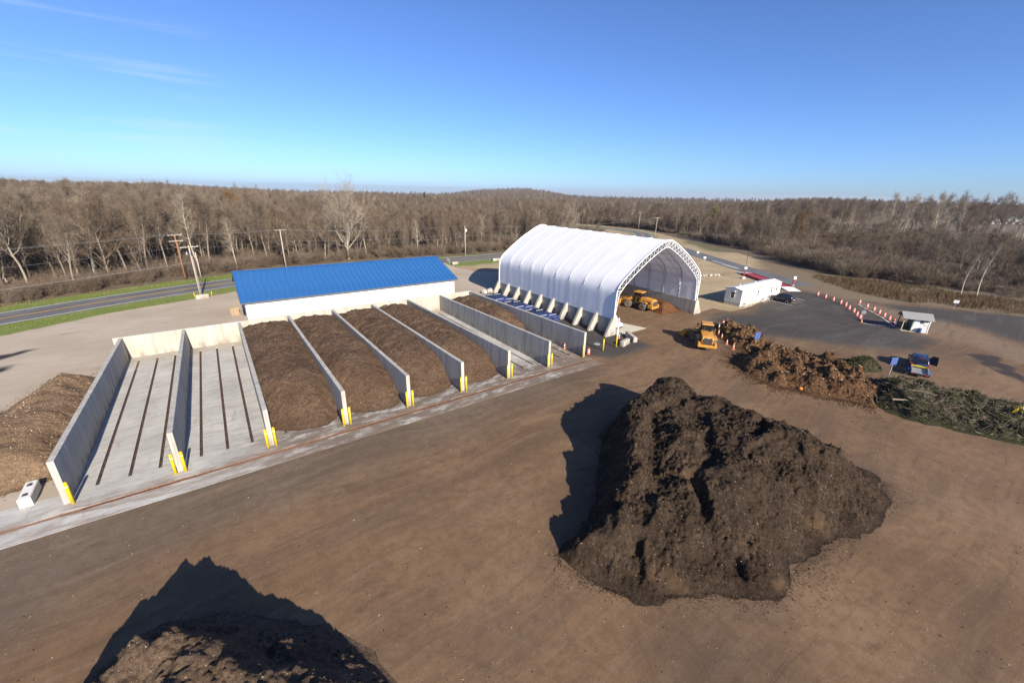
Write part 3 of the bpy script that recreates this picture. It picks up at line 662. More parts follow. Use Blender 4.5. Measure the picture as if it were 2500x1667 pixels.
def flakes(name, m, hf, x0, x1, y0, y1, n, size, parent, seed, lift=0.01):
    r = np.random.default_rng(seed); x = r.uniform(x0, x1, n); y = r.uniform(y0, y1, n); z = hf(x, y); k = z > 0.03
    x, y, z = x[k], y[k], z[k]; n = len(x)
    a = r.normal(size=(n, 3)); a[:, 2] *= 0.5; a /= np.linalg.norm(a, axis=1)[:, None]; b = r.normal(size=(n, 3)); b -= (b*a).sum(1)[:, None]*a; b /= np.linalg.norm(b, axis=1)[:, None]
    L = size*r.uniform(0.4, 1.6, n)[:, None]; Wd = L*r.uniform(0.15, 0.6, n)[:, None]
    C = np.stack([x, y, z+lift+size*0.15], 1)
    V = np.concatenate([C-a*L-b*Wd, C+a*L-b*Wd, C+a*L+b*Wd, C-a*L+b*Wd]); i = np.arange(n)
    return stuff(link(name, np_mesh(name, V, np.stack([i, n+i, 2*n+i, 3*n+i], 1)), m, parent))

BAYLAB = {2: 'dark brown compost heap filling the bay right of the two empty bays', 3: 'dark brown compost heap in the second full bay from the left', 4: 'dark brown compost heap in the third full bay from the left', 5: 'dark brown compost heap in the fourth full bay, left of the empty bay', 7: 'short compost heap at the back of the bay beside the pipe stack'}
for b in (2, 3, 4, 5, 7):
    def hf(x, y, b=b):
        xl, xr = b*S+T/2, (b+1)*S-T/2; t = (x-xl)/(xr-xl)*2-1
        crest = 0.10*math.sin(b*2.1)+0.18*fbm(y*0.15+b*3, 0*y+b, 2, b)
        toe = (0.95 if b != 7 else 11.2)+1.4*np.abs(t-0.1)**2.2+0.45*fbm(x*0.6, y*0.05+b*7, 3, 40+b)
        hmax = (3.30 if b != 7 else 2.75)+0.25*fbm(y*0.12+b*5.1, x*0.05, 3, 60+b)-(0.9 if b != 7 else 0.95)*np.abs(t-crest)**2.0
        rise = (y-toe)*0.66
        back = 1.75+(29.6-y)*0.75
        s = 0.55
        h = -s*np.log(np.exp(-np.clip(rise, -8, 12)/s)+np.exp(-hmax/s)+np.exp(-np.clip(back, -8, 30)/s))
        cr = 0.30*fbm(x*0.8, y*0.45, 5, 70+b, 0.6)+0.20*(1-np.abs(fbm(x*0.5+3, y*0.45, 4, 80+b))*2.2)*smooth(6, 16, y)
        if b == 7: cr = cr+0.35*np.abs(fbm(x*0.15, y*0.42, 3, 85))-0.1
        fine = 0.10*fbm(x*2.4, y*2.4, 4, 90+b)+0.06*(np.abs(fbm(x*1.6, y*1.6, 4, 95+b))-0.2)*2+0.04*(vnoise(x*8, y*8, 3)-.5)
        return np.where(h > -0.3, h+(cr+fine)*smooth(-0.1, 0.7, h), h)-0.02
    o, _ = heap('compost_heap', 'compost_brown' if b != 7 else 'compost_brown', hf, b*S+T/2-0.02, (b+1)*S-T/2+0.02, 0.3, 30.16, 0.11, BAYLAB[b], 'compost heap', 'compost heaps in the bays')
    flakes('woody_fragment', 'pallet_wood', hf, b*S+0.3, b*S+S-0.3, 0.5, 29.5, 900, 0.022, o, b)

# big curing pile in the yard
BIG = [(24.4, -22.4), (25.4, -25.2), (26.6, -26.6), (28.6, -27.9), (30.2, -28.7), (31.4, -29.8), (33.4, -30.6), (37.2, -30.8), (41.4, -31.1), (44.2, -31.8), (47.5, -32.0), (50.2, -31.0), (50.4, -27), (50.6, -22), (49.5, -16.5), (46.5, -13.0), (42.6, -13.0), (37.8, -14.0), (33.9, -17.0), (30.6, -19.8), (27.9, -21.5), (25.2, -22.2)]
CAP = [(42.7, -16.9, 4.4), (39.8, -16.6, 4.2), (38.3, -16.9, 4.1), (35.3, -19.4, 4.5), (31.9, -22.2, 4.15), (30.2, -22.9, 3.6), (28.8, -23.5, 3.0), (26.8, -24.2, 1.9), (45.5, -19, 4.4), (46, -23, 4.3), (45.5, -26, 4.2), (38.5, -24.5, 3.7), (33.5, -25.5, 3.3), (41, -20.5, 3.5), (41, -27, 4.0)]
def idw(pts, x, y, p=3):
    n = 0; d = 0
    for a, b, c in pts: w_ = 1/((x-a)**2+(y-b)**2+0.6)**(p/2); n = n+w_*c; d = d+w_
    return n/d
CLEFT = [([(34.4, -24.3), (33.1, -26.0), (32.7, -27.6), (32.3, -28.9), (31.9, -29.9)], 0.9, 0.75), ([(28.2, -24.9), (27.1, -25.9), (26.4, -26.8)], 0.6, 0.5), ([(39.5, -22.1), (37.6, -23.4), (36.4, -24.2)], 0.5, 0.9), ([(44.8, -23.8), (43.4, -24.6), (42.2, -24.4)], 0.7, 0.7), ([(40.5, -26.5), (40.0, -28.4), (39.6, -30.2)], 0.35, 0.6)]
def big_h(x, y):
    wx = x+1.1*fbm(x*0.28, y*0.28, 4, 101); wy = y+1.1*fbm(x*0.28+9, y*0.28, 4, 102)
    d = -sdf(BIG, wx, wy)+0.5*fbm(x*0.5, y*0.5, 3, 103)
    steep = 0.74+1.06*smooth(-1.6, 1.2, y-np.interp(x, [24, 28.8, 31.9, 35.3, 38.3, 50], [-24.4, -23.2, -21.9, -19.2, -16.8, -16.6]))*smooth(48, 43.5, x)
    cap = idw(CAP, x, y)+0.45*fbm(x*0.33, y*0.33, 4, 104)
    # clefts where the near slope has slipped
    cle = 0*x
    for line, dep, wd in CLEFT:
        dd = np.full(x.shape, 1e9)
        wxx = x+0.35*fbm(x*0.9, y*0.9, 3, 105); wyy = y+0.35*fbm(x*0.9+5, y*0.9, 3, 106)
        for (ax, ay), (bx, by) in zip(line[:-1], line[1:]):
            ex, ey = bx-ax, by-ay; t = np.clip(((wxx-ax)*ex+(wyy-ay)*ey)/(ex*ex+ey*ey), 0, 1); dd = np.minimum(dd, np.hypot(wxx-ax-t*ex, wyy-ay-t*ey))
        cle = np.maximum(cle, dep*smooth(wd, 0.0, dd))
    face = 1.0
    s = 0.35; h = -s*np.log(np.exp(-np.clip(d*steep, -6, 14)/s)+np.exp(-cap/s))
    h = h-cle*smooth(0.2, 1.0, h)
    lump = 0.2*(np.abs(fbm(x*0.45+7, y*0.45, 4, 107))*2-0.35)*smooth(0.6, 3, h)
    # slumped terraces on the crown
    ter = 0.3*smooth(0.02, 0.12, fbm(x*0.22+2, y*0.26, 3, 111))*smooth(2.6, 3.4, h)
    return h+lump-ter+(0.26*fbm(x*1.1, y*1.1, 5, 108, 0.6)+0.13*(np.abs(fbm(x*2.3, y*2.3, 4, 112))-0.2)*2+0.09*fbm(x*5, y*5, 3, 109))*smooth(-0.05, 0.6, h)-0.04
o, _ = heap('curing_pile', 'compost_dark', big_h, 21, 53, -35, -9, 0.085, 'huge dark compost pile standing alone in the brown yard', 'compost pile', None, 0.085)
flakes('woody_fragment', 'pallet_wood', big_h, 22, 52, -33, -10, 9000, 0.022, o, 11)
FRONT = [(0.9, -18.8), (3.5, -15.4), (5.9, -14.2), (8.1, -14.8), (10.0, -16.6), (11.4, -18.2), (12.7, -20.0), (13.8, -22.2), (15.0, -26), (13, -31), (4, -31), (-1.6, -27), (-0.2, -22)]
def front_h(x, y):
    d = -sdf(FRONT, x+0.7*fbm(x*.4, y*.4, 4, 121), y+0.7*fbm(x*.4+5, y*.4, 4, 122))
    cap = idw([(6.3, -18.4, 4.8), (7.8, -20.6, 4.3), (9.6, -22.9, 3.8), (12, -25, 3.3), (5.2, -21.5, 3.3), (4, -24, 2.6), (8, -25, 3.2)], x, y)
    ridg = 0.45*(np.abs(fbm(x*0.55, y*0.55, 4, 124))*2.0-0.45)
    s = 0.3; h = -s*np.log(np.exp(-np.clip(d*1.08, -6, 12)/s)+np.exp(-(cap+0.3*fbm(x*.7, y*.7, 3, 123))/s))
    return h+(ridg*smooth(0.5, 2.2, h)+0.30*fbm(x*1.5, y*1.5, 5, 125, 0.6)+0.10*fbm(x*6, y*6, 3, 126))*smooth(-0.05, 0.6, h)-0.04
o, _ = heap('curing_pile', 'compost_light', front_h, -3, 17, -33, -12.5, 0.085, 'rough dark compost pile cut off by the bottom edge of the picture', 'compost pile', None, 0.05)
flakes('woody_fragment', 'pallet_wood', front_h, -1, 15, -31, -13, 2600, 0.018, o, 12)
CHIP = [(-1.0, 4.6), (-0.7, 12), (-0.8, 23), (-1.8, 24.6), (-3.4, 26.2), (-5.4, 26.6), (-6.6, 23), (-7.4, 17), (-8.2, 11), (-7.5, 5.5), (-5.0, 3.9), (-2.6, 3.9)]
def chip_h(x, y):
    d = -sdf(CHIP, x+0.5*fbm(x*.4, y*.4, 3, 131), y+0.5*fbm(x*.4+5, y*.4, 3, 132)); s = 0.35
    h = -s*np.log(np.exp(-np.clip(d*0.85, -6, 12)/s)+np.exp(-(2.05+0.4*fbm(x*.25, y*.25, 3, 133))/s))
    return h+(0.16*fbm(x*1.1, y*1.1, 4, 134)+0.05*fbm(x*5, y*5, 3, 135))*smooth(-0.05, 0.5, h)-0.04
o, _ = heap('wood_chip_heap', 'chip_tan', chip_h, -10, -0.2, 2.5, 28.5, 0.11, 'light brown wood chip heap along the outside of the leftmost wall', 'chip heap')
flakes('wood_chip', 'pallet_wood', chip_h, -9.5, -0.4, 3, 27.5, 3000, 0.035, o, 13)
ORG = [(75.5, 6.8), (80.3, 6.2), (80.9, 8), (80.9, 15), (77.5, 14.5), (76, 10)]
def org_h(x, y):
    d = -sdf(ORG, x, y)+0.25*fbm(x*.6, y*.6, 3, 141); return np.minimum(d*0.9, 1.75)+0.08*fbm(x*2, y*2, 3, 142)-0.04
heap('mulch_heap', 'sawdust_orange', org_h, 74.5, 80.96, 5, 16, 0.14, 'rust orange mulch heap against the far wall inside the white dome', 'mulch heap')
INN = [(60.2, 14), (68, 13.5), (73.2, 14.6), (74.6, 18), (76, 34.6), (60.2, 34.6)]
def inn_h(x, y):
    d = -sdf(INN, x, y)+0.5*fbm(x*.4, y*.4, 3, 151); return np.minimum(d*0.8, 3.2+0.4*fbm(x*.3, y*.3, 3, 152))+0.35*fbm(x*.9, y*.9, 4, 153)*smooth(0, 1, d)-0.04
heap('compost_heap', 'compost_brown', inn_h, 59.5, 77.5, 12, 35, 0.18, 'shaded heap of brown feedstock inside the white dome behind the loader', 'compost heap')
# leaf windrow
LEAF = [(61.0, -17.8), (62.6, -14.2), (65, -12.2), (68.5, -12), (71.2, -12.3), (73.2, -14.0), (74.2, -17.0), (74.0, -20.4), (72.6, -23.4), (70.3, -25.5), (67.5, -27), (65.2, -26.6), (64, -24.4), (62.6, -21.4)]
LEAF2 = [(69.2, -11.4), (71, -8.2), (73, -5.4), (76.4, -3.0), (79.4, -3.0), (80, -5), (78.6, -8.4), (76, -11.6), (73, -12.6)]
def leaf_h(x, y, P=LEAF, hm=1.55, sd_=161):
    d = -sdf(P, x+0.8*fbm(x*.45, y*.45, 3, sd_), y+0.8*fbm(x*.45+4, y*.45, 3, sd_+1))
    return np.minimum(d*0.85, hm+0.5*fbm(x*.3, y*.3, 3, sd_+2))+(0.85*(np.abs(fbm(x*.55, y*.55, 4, sd_+3))*2-0.4)+0.30*fbm(x*1.6, y*1.6, 4, sd_+4, 0.65)+0.20*fbm(x*4.2, y*4.2, 3, sd_+5))*smooth(0, 1.3, d)-0.04
o, _ = heap('leaf_heap', 'leaf_brown', leaf_h, 59, 79, -29, -10, 0.12, 'large lumpy heap of brown fallen leaves right of the loader', 'leaf heap', None, 0.11)
flakes('fallen_leaf', 'leaf_rust', leaf_h, 59.5, 78.5, -28.5, -10.5, 26000, 0.06, o, 14); flakes('dry_leaf', 'board_wood', leaf_h, 59.5, 78.5, -28.5, -10.5, 9000, 0.05, o, 15)
def leaf2_h(x, y): return leaf_h(x, y, LEAF2, 1.15, 171)
o, _ = heap('leaf_heap', 'leaf_brown', leaf2_h, 67.5, 82, -14, -1.5, 0.13, 'low leaf and garden waste heap between the cones and the blue sign', 'leaf heap', None, 0.08)
flakes('fallen_leaf', 'leaf_rust', leaf2_h, 68, 81.5, -13.5, -1.8, 3500, 0.06, o, 16); flakes('dry_stalk', 'reed', leaf2_h, 68, 81.5, -13.5, -1.8, 2500, 0.14, o, 17)
# brush heap: soil core, cut evergreen boughs, bare branches
BRUSH = [(66.2, -25.8), (69, -24.6), (72.8, -24.5), (75.0, -26.2), (75.8, -29), (77, -32.8), (80, -37), (79, -41), (73, -41), (68.5, -38), (66, -33), (64.6, -29.6)]
def brush_h(x, y):
    d = -sdf(BRUSH, x+0.6*fbm(x*.5, y*.5, 3, 181), y+0.6*fbm(x*.5+3, y*.5, 3, 182))
    hm = idw([(70.8, -26.6, 1.9), (73.5, -28, 1.3), (75, -34, 0.9), (70, -33, 0.7), (77, -38, 0.7)], x, y)
    return np.minimum(d*0.8, hm)+0.8*fbm(x*0.8, y*0.8, 4, 183)*smooth(0, 1, d)-0.05
bo, _ = heap('brush_heap', 'brush_litter', brush_h, 63, 85, -43, -22.5, 0.16, 'tangled heap of cut branches and green boughs beyond the big pile', 'brush heap', None, 0.14)
def sprays(name, m, hf, box, n, L, wd, parent, seed, up=0.35, cond=None):
    r = np.random.default_rng(seed); x = r.uniform(box[0], box[1], n); y = r.uniform(box[2], box[3], n); z = hf(x, y); k = z > 0.05
    if cond is not None: k &= cond(x, y)
    x, y, z = x[k], y[k], z[k]; n = len(x); a = r.normal(size=(n, 3)); a[:, 2] = np.abs(a[:, 2])*up+0.05; a /= np.linalg.norm(a, axis=1)[:, None]
    b = np.cross(a, r.normal(size=(n, 3))); b /= np.linalg.norm(b, axis=1)[:, None]; l = L*r.uniform(0.4, 1.4, n)[:, None]; C = np.stack([x, y, z-0.02], 1)
    V = np.concatenate([C-b*wd, C+b*wd, C+a*l*0.6+b*wd*0.8+np.array([0, 0, -0.03]), C+a*l]); i = np.arange(n)
    return stuff(link(name, np_mesh(name, V, np.stack([i, n+i, 2*n+i, 3*n+i], 1)), m, parent))
B4 = (63.5, 84, -42, -23)
gm_ = lambda x, y: fbm(x*0.35, y*0.35, 3, 190) > 0.02-0.25*smooth(-31, -26, y)
sprays('evergreen_bough', 'evergreen_cut', brush_h, B4, 34000, 0.26, 0.035, bo, 21, 1.2, gm_)
sprays('bare_branch', 'stick_pale', brush_h, B4, 500, 1.2, 0.012, bo, 22, 0.35)
sprays('bare_branch', 'twig', brush_h, B4, 12000, 0.7, 0.011, bo, 23, 0.6)
for (x, y, a, L, r) in ((66.6, -28.6, 0.5, 2.2, 0.10), (68.6, -29.4, -0.2, 2.4, 0.06), (75.5, -30.5, 0.25, 3.6, 0.05), (76.2, -31.2, 0.35, 3.4, 0.05), (76.8, -31.0, 0.3, 3.8, 0.06), (77.4, -33.5, 0.2, 3.6, 0.06), (74.2, -36.5, -0.1, 3.0, 0.05), (72.4, -38.2, 0.15, 3.4, 0.05)):
    z = float(brush_h(np.array([x]), np.array([y]))[0])+0.2
    d = np.array([math.sin(a)*0.4+0.3, -math.cos(a)*0.9, 0.03])*L/2
    MB().tube([(x-d[0], y-d[1], z-d[2]), (x+0.05, y, z+0.1), (x+d[0], y+d[1], z+d[2])], r, 6, True, r*0.6).build('cut_limb', 'stick_pale', bo)
GB = [(75.4, -20.4), (77.6, -20.3), (79.4, -21.8), (79.8, -23.4), (77.6, -24.0), (75.6, -23)]
def gb_h(x, y): d = -sdf(GB, x, y)+0.3*fbm(x*.9, y*.9, 3, 191); return np.minimum(d*1.3, 1.25)+0.25*fbm(x*1.6, y*1.6, 3, 192)-0.03
go_, _ = heap('clippings_heap', 'brush_litter', gb_h, 74.5, 80.6, -25, -19.5, 0.14, 'small mound of olive green hedge clippings beside the leaf heap', 'clippings heap')
sprays('clipped_sprig', 'evergreen_cut', gb_h, (74.5, 80.6, -25, -19.5), 3500, 0.3, 0.04, go_, 24, 0.9)
ye = empty('yellow_shrub', (73.6, -36.6, 0.9)); tag(ye, 'bright yellow leafy sprig lying on the brush heap', 'shrub')
r_ = np.random.default_rng(5); C = r_.normal(size=(260, 3))*np.array([0.55, 0.55, 0.3]); A = r_.normal(size=(260, 3))*0.12; Bv = r_.normal(size=(260, 3))*0.10; ii = np.arange(260)
link('foliage', np_mesh('foliage', np.concatenate([C-A, C+Bv, C+A, C-Bv]), np.stack([ii, ii+260, ii+520, ii+780], 1)), 'yellow_leaf', ye)
for k, (x, y) in enumerate(((62.0, -18.7), (62.7, -20.6))):
    tag(MB().lathe([(0.05, 0.0), (0.20, 0.05), (0.25, 0.16), (0.20, 0.28), (0.06, 0.32), (0.03, 0.40)], 12, (x, y, 0)).build('pumpkin', 'pumpkin_orange', None, True), ('bigger', 'smaller')[k]+' orange pumpkin lying at the near edge of the leaf heap', 'pumpkin', 'pumpkins by the leaf heap')
# material that has rolled out from the foot of each heap
def spill(name, m, poly, n, size, parent, seed, reach=0.8, lim=None):
    r = np.random.default_rng(seed); P_ = np.array(poly+[poly[0]]); L = np.hypot(*np.diff(P_, axis=0).T); c = np.concatenate([[0], np.cumsum(L)]); t = r.uniform(0, c[-1], n)
    k = np.searchsorted(c, t)-1; f = (t-c[k])/L[k]; q = P_[k]+(P_[k+1]-P_[k])*f[:, None]; e = (P_[k+1]-P_[k])/L[k][:, None]; nr = np.stack([e[:, 1], -e[:, 0]], 1)
    side = np.where(sdf(poly, q[:, 0]+nr[:, 0]*0.1, q[:, 1]+nr[:, 1]*0.1) > 0, 1, -1)[:, None]; q = q+nr*side*(r.exponential(reach, n)*(0.3+1.2*np.clip(fbm(q[:, 0]*.4, q[:, 1]*.4, 3, 9)+.5, 0, 1))-0.1)[:, None]
    if lim is not None: q = q[lim(q[:, 0], q[:, 1])]
    n = len(q); C = np.stack([q[:, 0], q[:, 1], np.full(n, 0.012)], 1); a = r.normal(size=(n, 3)); a[:, 2] *= 0.35; a = a/np.linalg.norm(a, axis=1)[:, None]*size*r.uniform(.4, 1.7, (n, 1)); b = np.cross(a, r.normal(size=(n, 3))); b = b/(np.linalg.norm(b, axis=1)[:, None]+1e-9)*size*r.uniform(.4, 1.2, (n, 1))
    V = np.concatenate([C-a, C-b, C+a, C+b, C+np.array([0, 0, 1])*size*0.9]); i = np.arange(n); F = np.concatenate([np.stack([i+(j % 4)*n, i+((j+1) % 4)*n, i+4*n], 1) for j in range(4)])
    return stuff(link(name, np_mesh(name, V, F), m, parent))
PILES = [o for o in COL.objects if o.name.startswith(('curing_pile', 'leaf_heap', 'wood_chip_heap', 'compost_heap'))]
spill('loose_clod', 'compost_dark', BIG, 9000, 0.028, PILES and [o for o in PILES if o.name == 'curing_pile'][0], 51, 0.38)
spill('loose_clod', 'compost_brown', FRONT, 2500, 0.022, [o for o in PILES if o.name == 'curing_pile.001'][0], 52, 0.3)
spill('loose_leaf', 'leaf_brown', LEAF, 9000, 0.06, [o for o in PILES if o.name == 'leaf_heap'][0], 53, 1.0)
spill('loose_leaf', 'leaf_brown', LEAF2, 3000, 0.05, [o for o in PILES if o.name == 'leaf_heap.001'][0], 54, 0.6)
spill('loose_chip', 'chip_tan', CHIP, 2500, 0.05, [o for o in PILES if o.name == 'wood_chip_heap'][0], 55, 0.5, lambda x, y: (x < -0.4))
for n_, (b, o) in enumerate(zip((2, 3, 4, 5), [o for o in PILES if o.name.startswith('compost_heap')])):
    spill('loose_clod', 'compost_brown', [(b*S+0.4, 1.3), (b*S+2, 0.9), (b*S+3.1, 0.8), (b*S+4.2, 0.9), (b*S+5.7, 1.3), (b*S+5.5, 4), (b*S+0.6, 4)], 2600, 0.024, o, 60+n_, 0.5, lambda x, y: (y < 2.2) & (y > -2.9))
# loose bits dropped over the yard
def flat0(x, y): return np.where((sdf(YARD, x, y) < -0.3) & (sdf(BUNKER, x, y) > 0.3), 0.04, -1)
def yard_bits(name, m, n, size, seed):
    o = flakes(name, m, flat0, -12, 110, -40, 2, n, size, None, seed, -0.035); return o
stuff(yard_bits('wood_litter', 'pallet_wood', 4000, 0.028, 31), 'pale scraps of wood strewn over the brown yard', 'litter')
stuff(yard_bits('soil_clods', 'compost_mid', 2200, 0.04, 32), 'dark crumbs of compost dropped across the yard', 'soil')

# ------------------------------------------------------------------ blue-roofed building
bb = empty('blue_roof_building', (31.6, 47, 0)); tag(bb, 'long low white building with a bright blue metal roof behind the bays', 'building')
BX0, BX1, BYE, BYR, ZE, ZR = 13.0, 50.2, 37.35, 46.9, 3.62, 6.86
def bp_(m): return m
def local(o): o.location = o.location-Vector((31.6, 47, 0)); return o
wm = MB(); wy0, wy1 = BYE+0.55, 2*BYR-BYE-0.55
for seg in range(12):
    a = BX0+0.6+seg*(BX1-BX0-1.2)/12; b = a+(BX1-BX0-1.2)/12-0.012
    local(MB().box(a, b, wy0, wy0+0.12, -0.02, ZE-0.06).build('wall_panel', 'wall_white', bb))
    local(MB().box(a, b, wy1-0.12, wy1, -0.02, ZE-0.06).build('wall_panel', 'wall_white', bb))
for x in (BX0+0.6, BX1-0.72):
    local(MB().prism([(wy0+0.13, -0.02), (wy1-0.13, -0.02), (wy1-0.13, ZE-0.02), (BYR, ZR-0.12), (wy0+0.13, ZE-0.02)], 'x', x, x+0.12).build('gable_wall', 'wall_white', bb))
local(MB().box(BX0+0.58, BX0+0.597, 44.2, 47.8, 0, 2.9).build('roller_door', 'trim_grey', bb))
npan = 41; pw = (BX1-BX0)/npan
def roof_panel(sgn):
    m = MB(); half = BYR-BYE
    y0, y1 = sgn*half, 0.0
    za, zb = ZE, ZR
    q = [(0.0, 0), (0.05, 0), (0.075, 0.055), (0.125, 0.055), (0.15, 0), (pw*0.5, 0), (pw*0.5+0.02, 0.016), (pw*0.5+0.06, 0.016), (pw*0.5+0.08, 0), (pw-0.045, 0)]
    v = [(x, y0, za+z) for x, z in q]+[(x, y1, zb+z) for x, z in q]+[(0, y0, za-0.05), (pw-0.045, y0, za-0.05), (pw-0.045, y1, zb-0.05), (0, y1, zb-0.05)]
    n = len(q); f = [(i, i+1, n+i+1, n+i) for i in range(n-1)]+[(2*n, 2*n+1, 2*n+2, 2*n+3)]
    m.add(v, f); return m
for sgn in (-1, 1):
    proto = None
    for k in range(npan):
        if proto is None: proto = roof_panel(sgn).build('roof_panel', 'roof_blue', bb); o = proto
        else: o = link('roof_panel', proto.data, None, bb)
        o.location = (BX0+k*pw-31.6, BYR-47, 0)
for sgn in (-1, 1):
    yy = BYR+sgn*(BYR-BYE-0.01)
    local(MB().add([(BX0+0.01, yy, ZE-0.06), (BX1-0.01, yy, ZE-0.06), (BX1-0.01, BYR, ZR-0.06), (BX0+0.01, BYR, ZR-0.06)], [(0, 1, 2, 3)]).build('roof_deck', 'trim_grey', bb))
local(MB().prism([(BYR-0.35, ZR-0.10+0.06), (BYR, ZR+0.09), (BYR+0.35, ZR-0.04), (BYR, ZR+0.05)], 'x', BX0-0.02, BX1+0.02).build('ridge_cap', 'roof_blue', bb))
for sgn in (-1, 1):
    yy = BYR+sgn*(BYR-BYE)
    local(MB().box(BX0, BX1, yy-0.06 if sgn < 0 else yy+0.003, yy-0.003 if sgn < 0 else yy+0.06, ZE-0.20, ZE-0.01).build('eave_trim', 'trim_grey', bb))
for x in (BX0-0.045, BX1+0.003):
    hh = BYR-BYE
    local(MB().prism([(BYE, ZE-0.22), (BYR, ZR-0.22), (BYR+hh, ZE-0.22), (BYR+hh, ZE+0.03), (BYR, ZR+0.03), (BYE, ZE+0.03)], 'x', x, x+0.042).build('barge_board', 'trim_grey', bb))
local(MB().box(BX0+0.05, BX1-0.05, BYE+0.02, wy0-0.003, ZE-0.16, ZE-0.11).build('soffit', 'wall_white', bb))
# pallet stack by its left end
ps = empty('pallet_stack', (12.2, 45.6, 0)); tag(ps, 'stack of wooden pallets beside the left end of the blue roofed building', 'pallets')
pm = MB()
for k in range(6): pm.box(-0.6+k*0.21, -0.46+k*0.21, -0.5, 0.5, 0.11, 0.135)
for k in (-0.45, -0.05, 0.4): pm.box(-0.6, 0.59, k, k+0.07, 0.02, 0.11)
pp = None
for c in range(2):
    for k in range(9-c*2):
        if pp is None: pp = pm.build('pallet', 'pallet_wood', ps); o = pp
        else: o = link('pallet', pp.data, None, ps)
        o.location = (random.uniform(-.05, .05), c*1.15-0.6+random.uniform(-.05, .05), k*0.14); o.rotation_euler = (0, 0, random.uniform(-.07, .07))

# ------------------------------------------------------------------ fabric dome
DX, DY0, DY1, NARCH = 69.95, 4.0, 35.2, 10
dome = empty('fabric_dome', (DX, 4.0, 0)); tag(dome, 'white arched fabric storage building on concrete walls with open near end', 'building')
def dl(o): o.location = o.location-Vector((DX, 4.0, 0)); return o
HP = [(11.1, 2.45), (11.1, 4.4), (11.07, 6.2), (10.95, 6.9), (10.65, 7.5), (10.1, 8.15), (9.2, 8.85), (7.6, 10.0), (5.45, 11.4), (3.2, 12.62), (1.5, 13.42), (0.6, 13.70), (0, 13.76)]
prof = catmull([(-x, z) for x, z in HP]+[(x, z) for x, z in HP[-2::-1]], 0.45)
pn = np.stack([-np.gradient(prof[:, 1]), np.gradient(prof[:, 0])], 1); pn /= np.linalg.norm(pn, axis=1)[:, None]      # outward normal
if pn[len(pn)//2, 1] < 0: pn = -pn
arcs_y = np.linspace(DY0, DY1, NARCH)
def cover():
    ny = (NARCH-1)*10+1; ys = np.linspace(DY0-0.05, DY1+0.05, ny); V = []
    zz = prof[:, 1]
    for k, y in enumerate(ys):
        t = (k % 10)/10; sag = abs(math.sin(math.pi*t))**0.45
        amt = 0.014+0.055*np.exp(-((zz-7.2)/0.8)**2)
        amt = amt*smooth(2.3, 5.2, zz)
        wr = 0.02*fbm(prof[:, 0]*0.8+k*0.3, np.full(len(prof), y*1.3), 2, 5)
        p = prof-pn*(sag*amt+wr)[:, None]
        V.append(np.stack([p[:, 0], np.full(len(p), y), p[:, 1]], 1))
    n = len(prof); V = np.concatenate(V); i = np.arange(ny-1)[:, None]*n; j = np.arange(n-1)[None]
    F = np.stack([(i+j).ravel(), (i+j+1).ravel(), (i+n+j+1).ravel(), (i+n+j).ravel()], 1)
    V[:, 1] -= 4.0
    o = link('fabric_cover', np_mesh('fabric_cover', V, F, None, True), 'dome_fabric', dome); return o
cover()
# rear end panel and hem tubes
ep = [(x, z) for x, z in prof-pn*0.15]
dl(MB().prism([(x+DX, z) for x, z in ep], 'y', DY1-0.1, DY1-0.05).build('rear_fabric', 'dome_fabric', dome))
for y in (DY0-0.06, DY1+0.08):
    dl(MB().tube([(x+DX, y, z) for x, z in prof+pn*0.03], 0.10, 6).build('hem_tube', 'white_steel', dome, True))
for y in arcs_y[1:-1]:
    k = prof[:, 1] > 6.2
    dl(MB().tube([(x+DX, y, z) for x, z in (prof+pn*0.012)[k]], 0.03, 5).build('batten', 'dome_fabric', dome, True))
# trusses
off = np.interp(prof[:, 1], [2.4, 6.0, 7.5], [0.10, 0.55, 0.95])
off = np.minimum(off, 0.95)
def truss(y, m):
    mb = MB(); a = prof-pn*0.16; b = prof-pn*(0.16+off)[:, None]
    mb.tube([(x+DX, y, z) for x, z in a], 0.055, 5); mb.tube([(x+DX, y, z) for x, z in b], 0.05, 5)
    k = list(range(0, len(a), 2))
    for q in range(len(k)-1):
        mb.tube([(a[k[q]][0]+DX, y, a[k[q]][1]), (b[min(k[q]+1, len(b)-1)][0]+DX, y, b[min(k[q]+1, len(b)-1)][1])], 0.03, 4)
        mb.tube([(b[min(k[q]+1, len(b)-1)][0]+DX, y, b[min(k[q]+1, len(b)-1)][1]), (a[k[q+1]][0]+DX, y, a[k[q+1]][1])], 0.03, 4)
    return dl(mb.build('arch_truss', m, dome))
for q, y in enumerate(arcs_y): truss(y+(0.08 if q == 0 else 0), 'white_steel' if q == 0 else 'galvanised')  # same galvanised steel; sunlight on the front arch is put in as white colour
sel = [int(round(t)) for t in np.linspace(5, len(prof)-6, 13)]
for q in sel:
    p = prof[q]-pn[q]*(0.18+off[q]*0.9)
    dl(MB().tube([(p[0]+DX, DY0+0.1, p[1]), (p[0]+DX, DY1-0.15, p[1])], 0.04, 5).build('purlin', 'galvanised', dome))
